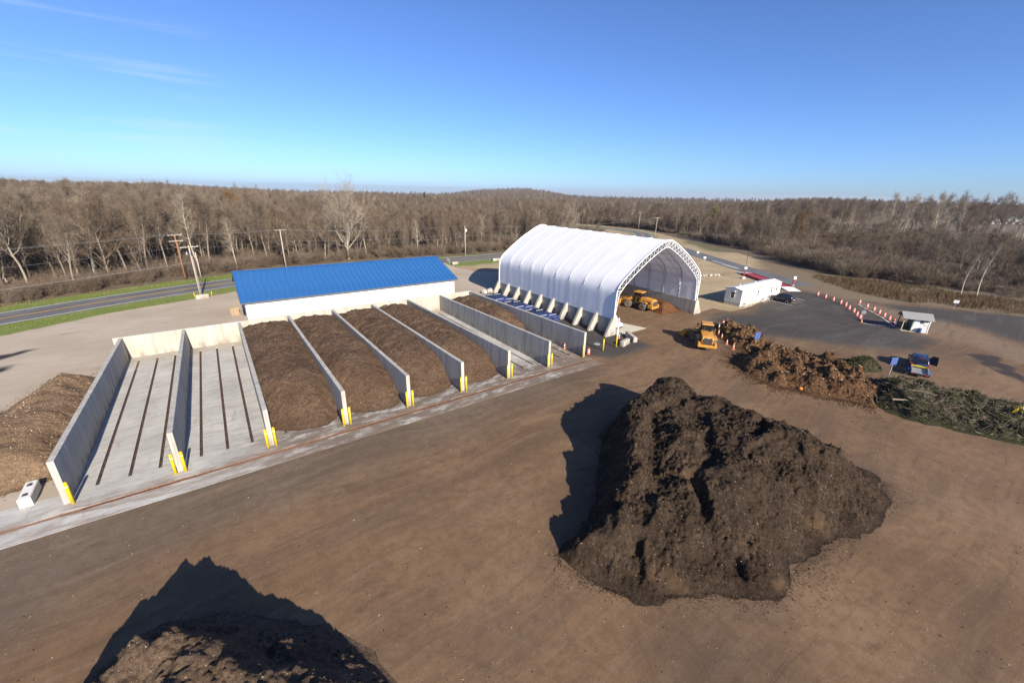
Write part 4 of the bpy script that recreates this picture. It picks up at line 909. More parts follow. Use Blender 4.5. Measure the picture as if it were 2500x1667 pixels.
# bracing cables on the far inner side
for q, y in enumerate(arcs_y[:-1]):
    for (i0, i1) in ((len(prof)-8, len(prof)-22),):
        a, b = prof[i0]-pn[i0]*0.5, prof[i1]-pn[i1]*0.5
        dl(MB().tube([(a[0]+DX, y, a[1]), (b[0]+DX, arcs_y[q+1], b[1])], 0.018, 4).build('bracing_cable', 'galvanised', dome))
for sd in (-1, 1):
    xi, xo = DX+sd*10.68, DX+sd*11.04
    dl(MB().box(min(xi, xo), max(xi, xo), DY0-0.25, DY1+0.1, -0.1, 2.58).build('concrete_wall', 'concrete_wall', dome, False, 0.02))
    for q, y in enumerate(arcs_y):
        y0, y1 = (y-0.22, y+0.22) if q else (y-0.24, y+0.16)
        xb = DX+sd*12.85
        pts = [(xo+sd*0.003, -0.05), (xb, -0.05), (xb, 0.12), (xo+sd*0.38, 2.72), (xo+sd*0.003, 2.72)]
        dl(MB().prism(pts, 'y', y0, y1).build('buttress', 'concrete_pale', dome, False, 0.02))
        dl(MB().box(min(xo, xo+sd*0.3), max(xo, xo+sd*0.3), y-0.16, y+0.16, 2.722, 2.80).build('base_plate', 'galvanised', dome))
for sd in (-1, 1):   # squared concrete post and white steel post at the near corners
    dl(MB().box(DX+sd*10.5-0.1, DX+sd*10.5+0.1, DY0-0.62, DY0-0.42, 0, 2.75).build('corner_post', 'white_steel', dome)) if sd < 0 else None
# concrete pad at the doorway
pad = MB(); px0 = 59.6
for k in range(9):
    a = 3.2+k*0.52; pad.box(px0, 66.4-0.16*k, a, a+0.50, -0.1, 0.02)
pado = struct(MB().box(59.5, 59.7, 3.2, 7.9, -0.1, 0.012).build('doorway_pad', 'ramp_concrete'))
for k in range(9):
    a = 3.2+k*0.52; MB().box(px0+0.11, 66.3-0.17*k, a, a+0.505, -0.1, 0.018+random.uniform(-.004, .004)).build('pad_strip', 'skirt_beige', pado)

# ------------------------------------------------------------------ office trailer
tr = empty('office_trailer', (93.75, 3.65, 0), 0.0); tag(tr, 'white site office trailer with two doors and railed steps', 'trailer')
TL, TW, TZ0, TZ1, TZR = 16.9, 3.3, 0.62, 3.2, 3.62
hw = TW/2
seg_n = 14
for k in range(seg_n):
    a = k*TL/seg_n; MB().box(a+0.006, a+TL/seg_n-0.006, -hw, -hw+0.06, TZ0, TZ1).build('siding_panel', 'trailer_cream', tr)
MB().box(0, TL, hw-0.06, hw, TZ0, TZ1).build('back_wall', 'trailer_cream', tr)
for x in (0.0, TL-0.06):
    MB().prism([(-hw+0.063, TZ0), (hw-0.063, TZ0), (hw-0.063, TZ1), (0, TZR-0.06), (-hw+0.063, TZ1)], 'x', x, x+0.06).build('end_wall', 'trailer_cream', tr)
for k in range(9): MB().box(-0.012, -0.003, -hw+0.08+k*0.37, -hw+0.10+k*0.37, TZ0, TZ1).build('siding_groove', 'skirt_beige', tr)
for sd in (-1, 1):
    MB().add([(-0.12, sd*(hw+0.12), TZ1-0.02), (TL+0.12, sd*(hw+0.12), TZ1-0.02), (TL+0.12, 0, TZR), (-0.12, 0, TZR), (-0.12, sd*(hw+0.12), TZ1-0.10), (TL+0.12, sd*(hw+0.12), TZ1-0.10), (TL+0.12, 0, TZR-0.06), (-0.12, 0, TZR-0.06)],
             [(0, 1, 2, 3), (4, 5, 6, 7), (0, 1, 5, 4), (1, 2, 6, 5), (3, 2, 6, 7), (0, 3, 7, 4)]).build('roof_half', 'trailer_roof', tr)
    MB().box(-0.13, TL+0.13, sd*(hw+0.13)-0.012, sd*(hw+0.13)+0.012, TZ1-0.14, TZ1-0.03).build('eave_trim', 'trim_grey', tr)
MB().add([(-0.135, -hw-0.1, TZ1-0.13), (-0.135, 0, TZR-0.10), (-0.135, hw+0.1, TZ1-0.13), (-0.135, hw+0.1, TZ1-0.03), (-0.135, 0, TZR+0.0), (-0.135, -hw-0.1, TZ1-0.03)], [(0, 1, 4, 5), (1, 2, 3, 4)]).build('gable_trim', 'trim_grey', tr)
for k in range(28):
    a = k*TL/28; MB().box(a+0.01, a+TL/28-0.01, -hw+0.01, -hw+0.04, -0.01, TZ0-0.003).build('skirt_board', 'trailer_cream', tr)
for k in range(12):
    a = -hw+0.05+k*(TW-0.1)/12; MB().box(0.01, 0.04, a+0.012, a+(TW-0.1)/12-0.012, -0.01, TZ0-0.003).build('skirt_board', 'skirt_beige', tr)
def window(parent, x, y, z, w_, h, axis, sgn, sashes=2, fm='paint_white'):
    wr = empty('window', (x, y, z)); wr.parent = parent; e = 0.05
    def bx(a0, a1, z0, z1, d0, d1, nm, m):
        d0, d1 = sorted((sgn*d0, sgn*d1))
        return (MB().box(a0, a1, d0, d1, z0, z1) if axis == 'y' else MB().box(d0, d1, a0, a1, z0, z1)).build(nm, m, wr)
    bx(-w_/2, w_/2, 0, e, 0.004, 0.06, 'frame', fm); bx(-w_/2, w_/2, h-e, h, 0.004, 0.06, 'frame', fm)
    bx(-w_/2, -w_/2+e, e, h-e, 0.004, 0.06, 'frame', fm); bx(w_/2-e, w_/2, e, h-e, 0.004, 0.06, 'frame', fm)
    for k in range(sashes):
        z0 = e+k*(h-2*e)/sashes
        bx(-w_/2+e, w_/2-e, z0+0.015, z0+(h-2*e)/sashes-0.015, 0.006, 0.02, 'pane', 'glass_dark')
    bx(-w_/2+e, w_/2-e, h/2-0.02, h/2+0.02, 0.02, 0.05, 'sash_bar', fm)
    return wr
window(tr, 0.0, 0.15, 1.45, 0.85, 1.15, 'x', -1)
for x, w_ in ((6.6, 0.6), (12.6, 0.6), (14.9, 0.6)): window(tr, x, -hw, 1.45, w_, 1.2, 'y', -1)
for x in (1.9, 9.5):
    d = MB().box(x-0.45, x+0.45, -hw-0.035, -hw-0.004, 0.66, 2.75).build('door', 'paint_white', tr, False, 0.01)
    MB().box(x+0.32, x+0.38, -hw-0.07, -hw-0.036, 1.6, 1.66).build('door_handle', 'dark_steel', d)
    MB().box(x-0.2, x+0.2, -hw-0.046, -hw-0.037, 1.9, 2.5).build('door_pane', 'trailer_cream', d)
    MB().box(x-0.12, x+0.1, -hw-0.14, -hw-0.004, 2.86, 2.98).build('porch_lamp', 'lamp_clear', tr)
    MB().box(x-0.7, x+0.7, -hw-1.05, -hw-0.07, 0.56, 0.62).build('landing', 'skirt_beige', tr)
    for s_ in range(3): MB().box(x-0.7-0.28*(s_+1), x-0.7-0.28*s_-0.01, -hw-1.0, -hw-0.1, 0.56-0.16*(s_+1), 0.60-0.16*(s_+1)).build('step', 'paint_white', tr)
    for yy in (-hw-1.02, -hw-0.12):
        MB().tube([(x-1.55, yy, 0), (x-1.55, yy, 0.85), (x-0.7, yy, 1.5), (x+0.7, yy, 1.5), (x+0.7, yy, 0)], 0.022, 5).build('handrail', 'white_steel', tr)
        MB().tube([(x-1.55, yy, 0.5), (x-0.7, yy, 1.1), (x+0.7, yy, 1.1)], 0.018, 5).build('handrail', 'white_steel', tr)
    for xx in (x-0.7, x, x+0.7): MB().tube([(xx, -hw-1.02, 0), (xx, -hw-1.02, 1.5)], 0.02, 5).build('rail_post', 'white_steel', tr)
MB().lathe([(0.05, 0), (0.16, 0.05), (0.18, 0.2), (0.1, 0.26)], 10, (-0.27, -0.35, 2.72)).build('flood_lamp', 'lamp_clear', tr, True)
for x, y in ((4.5, -0.6), (9.5, 0.5), (3.0, 0.5)): MB().lathe([(0.09, 0), (0.09, 0.28), (0.13, 0.3), (0.13, 0.34)], 8, (x, y, TZR-0.18)).build('roof_vent', 'white_steel', tr)

# ------------------------------------------------------------------ vehicles
def wheel(parent, x, y, r, wd, tyre='rubber', rim='galvanised', z=None, name='wheel'):
    z = r if z is None else z; c = empty(name, (x, y, z)); c.parent = parent; h = wd/2
    MB().lathe([(r*0.55, -h*0.9), (r*0.86, -h), (r, -h*0.72), (r, h*0.72), (r*0.86, h), (r*0.55, h*0.9)], 20, (0, 0, 0), 'y').build('tyre', tyre, c, True)
    s = -1 if y < 0 else 1
    MB().lathe([(r*0.12, s*h*0.62), (r*0.50, s*h*0.70), (r*0.58, s*h*0.93), (r*0.54, s*h*0.96), (r*0.46, s*h*0.78), (r*0.1, s*h*0.85)], 16, (0, 0, 0), 'y').build('rim', rim, c, True)
    return c
def loft(stations):
    """stations: x, list of (y,z) half-section from bottom centre to top centre; mirrored"""
    V = []; k = None
    for x, sec in stations:
        ring = [(x, y, z) for y, z in sec]+[(x, -y, z) for y, z in sec[::-1]]
        k = len(ring); V += ring
    m = MB(); f = []
    for i in range(len(stations)-1):
        for j in range(k): f.append((i*k+j, i*k+(j+1) % k, (i+1)*k+(j+1) % k, (i+1)*k+j))
    f += [tuple(range(k-1, -1, -1)), tuple((len(stations)-1)*k+j for j in range(k))]
    return m.add(V, f)
def suv(loc, rz, paint, label, open_door=False, name='suv'):
    r = empty(name, loc, rz); tag(r, label, 'car')
    # local +X is forward, length 4.7
    def low(x, zb, zt, w_): return (x, [(w_*0.86, zb), (w_*0.97, zb+0.16), (w_, (zb+zt)/2), (w_*0.97, zt-0.1), (w_*0.90, zt), (0.05, zt+0.03)])
    b = loft([low(-2.35, 0.48, 0.95, 0.80), low(-2.28, 0.40, 1.06, 0.90), low(-1.9, 0.30, 1.10, 0.93), low(0.6, 0.28, 1.08, 0.93), low(1.0, 0.28, 1.06, 0.93), low(1.7, 0.30, 0.99, 0.91), low(2.15, 0.36, 0.90, 0.87), low(2.35, 0.45, 0.74, 0.76)]).build('body', paint, r, True)
    def top(x, zb, zt, w0, w1): return (x, [(w0*0.98, zb), (w0, zb+0.02), (w1, zt-0.08), (w1*0.9, zt-0.01), (0.05, zt)])
    loft([top(-2.24, 1.04, 1.12, 0.86, 0.80), top(-1.98, 1.04, 1.66, 0.86, 0.70), top(-1.6, 1.04, 1.74, 0.87, 0.70), top(0.0, 1.04, 1.76, 0.87, 0.70), top(0.42, 1.04, 1.70, 0.87, 0.68), top(1.1, 1.02, 1.10, 0.86, 0.78)]).build('roof', paint, r, True)
    # glazing set just proud of the cabin
    for s in (-1, 1):
        for (xa, xb, xc, xd) in ((-1.85, -1.1, -1.1, -1.72), (-1.0, -0.12, -0.12, -1.0), (-0.04, 0.78, 0.34, -0.04)):
            y0, y1 = s*0.872, s*0.735
            MB().add([(xa, y0, 1.12), (xb, y0, 1.12), (xc, y1, 1.60), (xd, y1, 1.60)], [(0, 1, 2, 3)] if s < 0 else [(3, 2, 1, 0)]).build('side_window', 'glass_dark', r)
        wheel(r, 1.45, s*0.82, 0.36, 0.24); wheel(r, -1.42, s*0.82, 0.36, 0.24)
        MB().box(-2.33, -2.24, s*0.80-0.09, s*0.80+0.09, 0.78, 1.10).build('tail_lamp', 'lamp_red', r, False, 0.02)
        MB().box(2.12, 2.26, s*0.66-0.14, s*0.66+0.14, 0.68, 0.84).build('headlamp', 'lamp_clear', r, False, 0.02)
        MB().box(0.55, 0.72, s*1.02-0.10, s*1.02+0.10, 1.10, 1.24).build('wing_mirror', paint, r, False, 0.02)
        MB().tube([(-1.6, s*0.6, 1.79), (0.2, s*0.6, 1.80)], 0.02, 5).build('roof_rail', 'dark_steel', r)
    MB().add([(-2.262, -0.74, 1.16), (-2.262, 0.74, 1.16), (-2.035, 0.62, 1.58), (-2.035, -0.62, 1.58)], [(0, 1, 2, 3)]).build('rear_window', 'glass_dark', r)
    MB().add([(1.03, -0.76, 1.14), (1.03, 0.76, 1.14), (0.50, 0.63, 1.66), (0.50, -0.63, 1.66)], [(3, 2, 1, 0)]).build('windscreen', 'glass_dark', r)
    MB().box(-2.05, -1.98, -0.2, 0.2, 1.67, 1.71).build('brake_light', 'lamp_red', r)
    MB().box(-2.42, -2.30, -0.86, 0.86, 0.42, 0.62).build('rear_bumper', 'dark_steel', r, False, 0.03); MB().box(2.3, 2.42, -0.78, 0.78, 0.38, 0.58).build('front_bumper', 'dark_steel', r, False, 0.03)
    MB().box(-2.36, -2.345, -0.26, 0.26, 0.74, 0.86).build('number_plate', 'paint_white', r)
    if open_door:
        d = empty('open_door', (0.75, -0.90, 0.0), rad(62)); d.parent = r
        MB().box(-1.05, 0, -0.05, 0.03, 0.42, 1.10).build('door_skin', paint, d, False, 0.03)
        MB().add([(-1.0, -0.01, 1.10), (-0.02, -0.01, 1.10), (-0.45, 0.10, 1.64), (-0.98, 0.10, 1.64), (-1.0, 0.02, 1.10), (-0.02, 0.02, 1.10), (-0.45, 0.13, 1.64), (-0.98, 0.13, 1.64)], [(0, 1, 2, 3), (7, 6, 5, 4), (0, 4, 5, 1), (2, 6, 7, 3), (1, 5, 6, 2), (0, 3, 7, 4)]).build('door_window', 'glass_dark', d)
    return r
suv((106.05, -0.35, 0), rad(92), 'suv_black', 'black car parked nose in beside the office trailer', name='parked_car')
suv((83.9, -26.3, 0), rad(13), 'suv_blue', 'dark blue car with its right door open towing a slatted trailer', True, name='towing_car')
ut = empty('utility_trailer', (80.2, -27.15, 0), rad(13)); tag(ut, 'small grey slatted utility trailer behind the dark blue car', 'trailer')
for k in range(9): MB().box(-1.15+k*0.255, -1.0+k*0.255, -0.72, 0.72, 0.55, 0.59).build('deck_slat', 'galvanised', ut)
for s in (-1, 1):
    MB().box(-1.2, 1.2, s*0.76-0.03, s*0.76+0.03, 0.44, 0.86).build('side_rail', 'galvanised', ut)
    wheel(ut, -0.1, s*0.95, 0.29, 0.18); MB().prism([(-0.5, 0.50), (-0.38, 0.66), (0.18, 0.66), (0.30, 0.50), (0.36, 0.50), (0.22, 0.71), (-0.42, 0.71), (-0.56, 0.50)], 'y', s*0.95-0.13, s*0.95+0.13).build('mudguard', 'fender_blue', ut)
    MB().box(-1.24, -1.20, s*0.6-0.08, s*0.6+0.08, 0.42, 0.52).build('tail_lamp', 'lamp_red', ut)
MB().box(1.16, 1.22, -0.74, 0.74, 0.70, 0.88).build('head_board', 'bollard_yellow', ut); MB().box(-1.2, 1.2, -0.70, 0.70, 0.40, 0.50).build('chassis', 'dark_steel', ut)
MB().tube([(1.2, 0, 0.45), (2.0, 0, 0.45)], 0.05, 6).build('drawbar', 'dark_steel', ut)

def wheel_loader(loc, rz, art, label):
    r = empty('wheel_loader', loc, rz); tag(r, label, 'wheel loader', 'yellow wheel loaders'); Y = 'loader_yellow'
    # rear frame and engine hood
    hood = loft([(-3.45, [(0.62, 1.00), (0.72, 1.05), (0.76, 1.7), (0.70, 2.02), (0.05, 2.06)]), (-3.2, [(0.66, 0.95), (0.78, 1.0), (0.82, 1.8), (0.74, 2.16), (0.05, 2.20)]), (-0.95, [(0.70, 0.95), (0.82, 1.0), (0.86, 1.9), (0.78, 2.30), (0.05, 2.34)])]).build('engine_hood', Y, r)
    MB().box(-3.52, -3.455, -0.60, 0.60, 1.02, 1.92).build('grille', 'grille_grey', hood)
    for k in range(6): MB().box(-3.545, -3.522, -0.56, 0.56, 1.08+k*0.14, 1.11+k*0.14).build('grille_bar', 'dark_steel', hood)
    MB().box(-3.54, -3.50, -0.12, 0.10, 1.93, 2.0).build('number_plate', 'paint_white', hood)
    for s in (-1, 1):
        MB().box(-3.54, -3.456, s*0.62-0.07, s*0.62+0.07, 1.82, 1.92).build('rear_lamp', 'lamp_clear', r)
        MB().box(-3.0, -1.3, s*0.86-0.004, s*0.86+0.012, 1.25, 1.85).build('hood_vent', 'grille_grey', hood)
        MB().prism([(-2.55, 1.42), (-2.2, 1.60), (-1.1, 1.60), (-0.7, 1.35), (-0.62, 1.40), (-1.05, 1.68), (-2.25, 1.68), (-2.62, 1.48)], 'y', s*0.88, s*1.33).build('rear_fender', Y, r)
    cw = MB(); cw.box(-3.75, -3.3, -1.22, 1.22, 0.62, 0.98); cwo = cw.build('counterweight', Y, r, False, 0.06)
    for s in (-1, 1): MB().box(-3.72, -2.75, s*1.05-0.16, s*1.05+0.16, 0.70, 1.28).build('counterweight_horn', Y, cwo, False, 0.05)
    MB().box(-3.3, 0.5, -0.5, 0.5, 0.55, 0.98).build('rear_chassis', 'dark_steel', r)
    MB().tube([(-1.5, 0.45, 2.3), (-1.5, 0.45, 2.95)], 0.06, 8).build('exhaust', 'dark_steel', hood); MB().lathe([(0.13, 0), (0.13, 0.25), (0.18, 0.27), (0.18, 0.33)], 10, (-1.35, -0.4, 2.3)).build('air_intake', 'black_paint', hood)
    for s in (-1, 1): wheel(r, -1.62, s*1.06, 0.78, 0.56, 'dusty_rubber', Y, name='rear_wheel')
    # cab
    cab = MB().box(-0.92, 0.62, -0.72, 0.72, 1.15, 1.85).build('cab_base', 'black_paint', r, False, 0.04)
    MB().box(-0.88, 0.60, -0.69, 0.69, 1.85, 3.08, None, 0.90, 0.94).build('cab_glass', 'glass_dark', cab)
    for x in (-0.88, -0.15, 0.60):
        for s in (-1, 1):
            MB().tube([(x, s*0.70, 1.83), (x*0.90-0.02, s*0.665, 3.09)], 0.045, 6).build('cab_pillar', 'black_paint', cab)
    MB().box(-1.02, 0.74, -0.80, 0.80, 3.08, 3.26, None, 0.93, 0.90).build('cab_roof', Y, cab, False, 0.05)
    for s in (-1, 1):
        MB().box(0.55, 0.68, s*0.62-0.1, s*0.62+0.1, 3.0, 3.09).build('work_lamp', 'lamp_clear', cab)
        MB().tube([(0.55, s*0.75, 2.7), (0.75, s*1.12, 2.75)], 0.02, 5).build('mirror_arm', 'black_paint', cab); MB().box(0.72, 0.76, s*1.12-0.1, s*1.12+0.1, 2.45, 2.80).build('mirror', 'black_paint', cab)
    for k in range(3): MB().box(-0.5, 0.1, 0.86, 1.14, 0.5+k*0.32, 0.54+k*0.32).build('step', 'dark_steel', r)
    for s in (-1, 1): MB().tube([(-0.9, s*1.15, 1.65), (-0.9, s*1.15, 2.5), (-0.2, s*1.15, 2.5), (-0.2, s*1.15, 1.2)], 0.02, 5).build('handrail', Y, r)
    # front frame, hinged
    fr = empty('front_frame', (0.75, 0, 0), art); fr.parent = r
    MB().prism([(-0.25, 0.6), (1.55, 0.6), (1.6, 1.1), (0.75, 2.05), (0.2, 2.05), (-0.25, 1.2)], 'y', -0.42, 0.42).build('front_chassis', Y, fr, False, 0.03)
    for s in (-1, 1):
        wheel(fr, 0.95, s*1.06, 0.78, 0.56, 'dusty_rubber', Y, name='front_wheel')
        MB().prism([(0.35, 1.62), (1.5, 1.62), (1.62, 1.45), (1.68, 1.50), (1.54, 1.69), (0.32, 1.69)], 'y', s*0.80, s*1.33).build('front_fender', Y, fr)
        MB().prism([(0.25, 1.75), (0.55, 2.1), (1.7, 1.55), (2.75, 0.62), (2.6, 0.34), (2.35, 0.38), (1.5, 1.15), (0.5, 1.62)], 'y', s*0.58-0.07, s*0.58+0.07).build('lift_arm', Y, fr, False, 0.02)
        MB().tube([(0.4, s*0.3, 1.0), (1.75, s*0.55, 1.25)], 0.07, 6).build('lift_ram', 'galvanised', fr)
    MB().tube([(0.4, 0, 1.95), (1.6, 0, 1.9), (2.5, 0, 1.2)], 0.09, 6).build('tilt_link', Y, fr)
    sec = [(2.55, 1.32), (2.40, 1.0), (2.42, 0.5), (2.62, 0.16), (3.0, 0.08), (3.75, 0.06), (3.75, 0.11), (3.0, 0.15), (2.70, 0.24), (2.52, 0.55), (2.50, 0.96), (2.66, 1.30)]
    bk = MB().prism(sec, 'y', -1.38, 1.38).build('bucket', Y, fr)
    for s in (-1, 1): MB().prism([(2.55, 1.32), (2.40, 1.0), (2.42, 0.5), (2.62, 0.16), (3.0, 0.08), (3.75, 0.06), (3.6, 0.35), (3.0, 1.0), (2.66, 1.30)], 'y', s*1.38 if s < 0 else 1.382, s*1.42 if s > 0 else -1.382).build('bucket_side', Y, bk)
    return r
wheel_loader((67.6, -5.9, 0), rad(36), rad(36), 'yellow wheel loader driving away in the open yard beside the cones')
wheel_loader((75.4, 12.3, 0), rad(96), rad(14), 'yellow wheel loader working under the white dome')
# white truck just inside the doorway
wt = empty('white_truck', (61.3, 7.2, 0), rad(-90)); tag(wt, 'white truck parked inside the dome behind the near corner post', 'truck')
loft([(-3.2, [(0.92, 0.55), (0.95, 0.6), (0.95, 2.3), (0.9, 2.35), (0.05, 2.36)]), (0.2, [(0.92, 0.55), (0.95, 0.6), (0.95, 2.3), (0.9, 2.35), (0.05, 2.36)])]).build('box_body', 'truck_white', wt)
loft([(0.26, [(0.88, 0.5), (0.92, 0.6), (0.92, 1.4), (0.76, 2.15), (0.05, 2.2)]), (1.0, [(0.88, 0.5), (0.92, 0.6), (0.92, 1.35), (0.76, 2.1), (0.05, 2.15)]), (1.55, [(0.88, 0.5), (0.92, 0.6), (0.90, 1.28), (0.80, 1.36), (0.05, 1.4)]), (2.4, [(0.84, 0.5), (0.88, 0.6), (0.84, 1.05), (0.7, 1.16), (0.05, 1.2)])]).build('cab', 'truck_white', wt)
MB().add([(1.50, -0.74, 1.42), (1.50, 0.74, 1.42), (1.03, 0.66, 2.05), (1.03, -0.66, 2.05)], [(3, 2, 1, 0)]).build('windscreen', 'glass_dark', wt)
MB().box(2.38, 2.5, -0.86, 0.86, 0.45, 0.66).build('bumper', 'dark_steel', wt, False, 0.03)
for s in (-1, 1):
    wheel(wt, 1.65, s*0.82, 0.4, 0.25); wheel(wt, -2.0, s*0.82, 0.4, 0.25)
    MB().box(2.36, 2.44, s*0.66-0.12, s*0.66+0.12, 0.78, 0.95).build('headlamp', 'lamp_clear', wt); MB().box(1.15, 1.3, s*1.08-0.11, s*1.08+0.11, 1.4, 1.7).build('wing_mirror', 'black_paint', wt)
MB().tube([(1.3, 0.8, 1.35), (1.3, 0.84, 2.7)], 0.015, 4).build('aerial', 'dark_steel', wt)

# ------------------------------------------------------------------ pipe stack
pp = MB().lathe([(0.165, -3.05), (0.165, 3.05)], 10, (0, 0, 0), 'y'); pipe_me = None
strap_me = None
for c, side in enumerate(('left', 'middle', 'right')):
    for l, dep in enumerate(('nearest', 'second', 'farthest')):
        b = empty('pipe_bundle', (52.35+c*1.62+0.55*(l == 2)*0, 16.3+l*6.45+random.uniform(-.3, .3), 0), random.uniform(-.012, .012))
        tag(b, 'bundle of dark blue pipes, %s column and %s row of the stack by the dome' % (side, dep), 'pipes', 'blue pipe bundles beside the dome')
        for lay in range(3):
            for k in range(4):
                if pipe_me is None: o = pp.build('pipe', 'pipe_blue', b, True); pipe_me = o.data
                else: o = link('pipe', pipe_me, None, b)
                o.location = (-0.57+k*0.38, random.uniform(-.12, .12), 0.20+lay*0.37)
        for yy in (-2.0+random.uniform(-.4, .4), 1.9+random.uniform(-.4, .4)):
            for z in (0.01, 0.375, 0.745, 1.115):
                if strap_me is None: o = MB().box(-0.78, 0.78, -0.05, 0.05, 0, 0.035).build('spacer_batten', 'strap_white', b); strap_me = o.data
                else: o = link('spacer_batten', strap_me, None, b)
                o.location = (0, yy, z)

# ------------------------------------------------------------------ gate booth, drums, cones, signs
kb = empty('gate_booth', (102.7, -20.5, 0), rad(-61)); tag(kb, 'small gate booth with grey roof, dark porch and white notice boards', 'booth')
for x, y in ((0, 0), (0, 2.1), (1.15, 0), (3.3, 0), (3.3, 2.1)): MB().box(x-0.06, x+0.06, y-0.06, y+0.06, 0, 2.15).build('post', 'board_wood' if (x, y) == (0, 0) else 'paint_white' if x > 2 else 'shed_green', kb)
MB().box(1.22, 3.23, 0.0, 0.06, 0.05, 2.12).build('front_wall', 'trailer_cream', kb); MB().box(1.2, 3.24, 2.05, 2.11, 0.05, 2.12).build('back_wall', 'shed_green', kb)
MB().box(1.12, 1.18, 0.07, 2.04, 0.05, 2.12).build('partition', 'shed_green', kb); MB().box(3.26, 3.31, 0.07, 2.03, 0.05, 2.12).build('side_wall', 'trailer_cream', kb)
MB().box(0.0, 1.1, 2.06, 2.12, 0.05, 1.0).build('porch_wall', 'shed_green', kb); MB().box(-0.03, 0.03, 0.1, 2.0, 0.4, 1.0).build('porch_rail', 'shed_green', kb)
MB().box(-0.1, 3.45, -0.3, 2.2, -0.02, 0.045).build('base_slab', 'board_wood', kb)
for a, b_, z0, z1, m in ((1.35, 2.0, 1.0, 2.05, 'paint_white'), (2.05, 2.5, 1.5, 2.1, 'shed_green'), (2.62, 3.15, 1.05, 1.75, 'paint_white'), (2.62, 3.1, 1.82, 2.1, 'glass_dark'), (1.3, 2.55, 0.85, 0.95, 'paint_white')):
    MB().box(a, b_, -0.035, -0.003, z0, z1).build('notice_board', m, kb)
for k in range(3): MB().box(2.66, 3.1, -0.044, -0.037, 1.12+k*0.13, 1.16+k*0.13).build('notice_line', 'scale_red', kb)
MB().lathe([(0.2, 0.05), (0.24, 0.1), (0.24, 0.75), (0.2, 0.8)], 12, (2.25, -0.32, 0)).build('waste_bin', 'sign_blue', kb)
for s, y0, y1 in ((0, -0.45, 1.05), (1, 1.05, 2.5)):
    za, zb = (2.12, 3.0) if s == 0 else (3.0, 2.12)
    for k in range(4):
        v0, v1 = y0+(y1-y0)*k/4, y0+(y1-y0)*(k+1)/4; q0, q1 = za+(zb-za)*k/4, za+(zb-za)*(k+1)/4
        MB().prism([(v0, q0), (v1, q1), (v1, q1+0.06), (v0, q0+0.066)], 'x', -0.35, 3.65).build('roof_course', 'shed_roof', kb)
MB().prism([(0.0, 2.16), (2.1, 2.16), (1.05, 2.9)], 'x', 3.24, 3.29).build('gable', 'trailer_cream', kb); MB().prism([(0.0, 2.16), (2.1, 2.16), (1.05, 2.9)], 'x', 0.0, 0.05).build('gable', 'shed_green', kb)

DR = None
def drum(x, y, label, group):
    global DR
    r = empty('traffic_drum', (x, y, 0), random.uniform(0, 6)); r.scale = (0.82, 0.82, 0.85); tag(r, label, 'traffic drum', group)
    if DR is None:
        a = MB().lathe([(0.36, 0), (0.36, 0.07), (0.27, 0.08), (0.255, 0.42), (0.24, 0.62), (0.215, 0.86), (0.19, 1.02), (0.14, 1.05)], 14).build('body', 'drum_orange', r, True)
        b = MB().lathe([(0.262, 0.34), (0.254, 0.50)], 14).build('reflective_band', 'paint_white', r, True); c = MB().lathe([(0.240, 0.66), (0.228, 0.80)], 14).build('reflective_band', 'paint_white', r, True)
        d = MB().lathe([(0.42, 0), (0.42, 0.05), (0.28, 0.06)], 14).build('rubber_base', 'rubber', r); DR = [o.data for o in (a, b, c, d)]
    else:
        for me, n in zip(DR, ('body', 'reflective_band', 'reflective_band', 'rubber_base')): link(n, me, None, r)
for k, (x, y) in enumerate([(119.5, -2.4), (118.3, -4.3), (116.9, -6.2), (115.1, -8.1), (113.6, -9.4), (111.2, -10.7), (109.3, -12.0), (106.8, -13.2), (105.0, -14.2)]):
    drum(x, y, '%s orange drum of the left-hand row, counted from the truck scale' % ORD[k], 'orange drums in the left-hand lane row')
for k, (x, y) in enumerate([(118.9, -10.2), (116.3, -12.2), (114.3, -13.8), (112.4, -15.1), (110.6, -16.3), (108.7, -17.5), (106.5, -18.6)]):
    drum(x, y, '%s orange drum of the right-hand row, counted towards the gate booth' % ORD[k], 'orange drums in the right-hand lane row')
drum(49.95, 0.3, 'orange and white drum beside the end of the last bay wall', 'single orange drums')
drum(78.8, -2.7, 'orange drum second from the far end of the cone line by the leaf heap', 'single orange drums')
CO = None
def cone(x, y, label, h=1.0, lean=0):
    global CO
    r = empty('traffic_cone', (x, y, 0), random.uniform(0, 6)); tag(r, label, 'traffic cone', 'orange cones'); r.scale = (0.85, 0.85, 0.78*h)
    if CO is None:
        a = MB().lathe([(0.20, 0.04), (0.185, 0.06), (0.05, 0.92), (0.035, 0.95)], 12).build('cone_body', 'cone_faded', r, True); b = MB().lathe([(0.128, 0.46), (0.097, 0.64)], 12).build('reflective_collar', 'paint_white', r, True)
        c = MB().box(-0.24, 0.24, -0.24, 0.24, 0, 0.045).build('base', 'cone_faded', r, False, 0.02); CO = [o.data for o in (a, b, c)]
    else:
        for me, n in zip(CO, ('cone_body', 'reflective_collar', 'base')): link(n, me, None, r)
for x, y, h, l in ((81.0, -2.3, 1.15, 'farthest orange cone beyond the low leaf heap'), (75.7, -3.7, 1.7, 'tall faded orange cone right of the loader cab'), (73.3, -5.0, 1.3, 'orange cone just behind the tall one at the leaf heap edge'), (72.3, -6.1, 1.0, 'orange cone beside the loader rear at the leaf heap edge'), (70.2, -8.0, 1.1, 'orange cone second nearest to the blue sign side of the loader'), (69.0, -9.6, 1.2, 'nearest orange cone on bare ground right of the loader'), (102.3, -15.2, 0.8, 'orange cone at the foot of the octagonal sign'), (48.6, 3.6, 1.2, 'red cone against the last bay wall inside the bay'), (58.6, 2.4, 0.9, 'faded orange cone at the foot of the dome corner post')):
    cone(x, y, l, h)
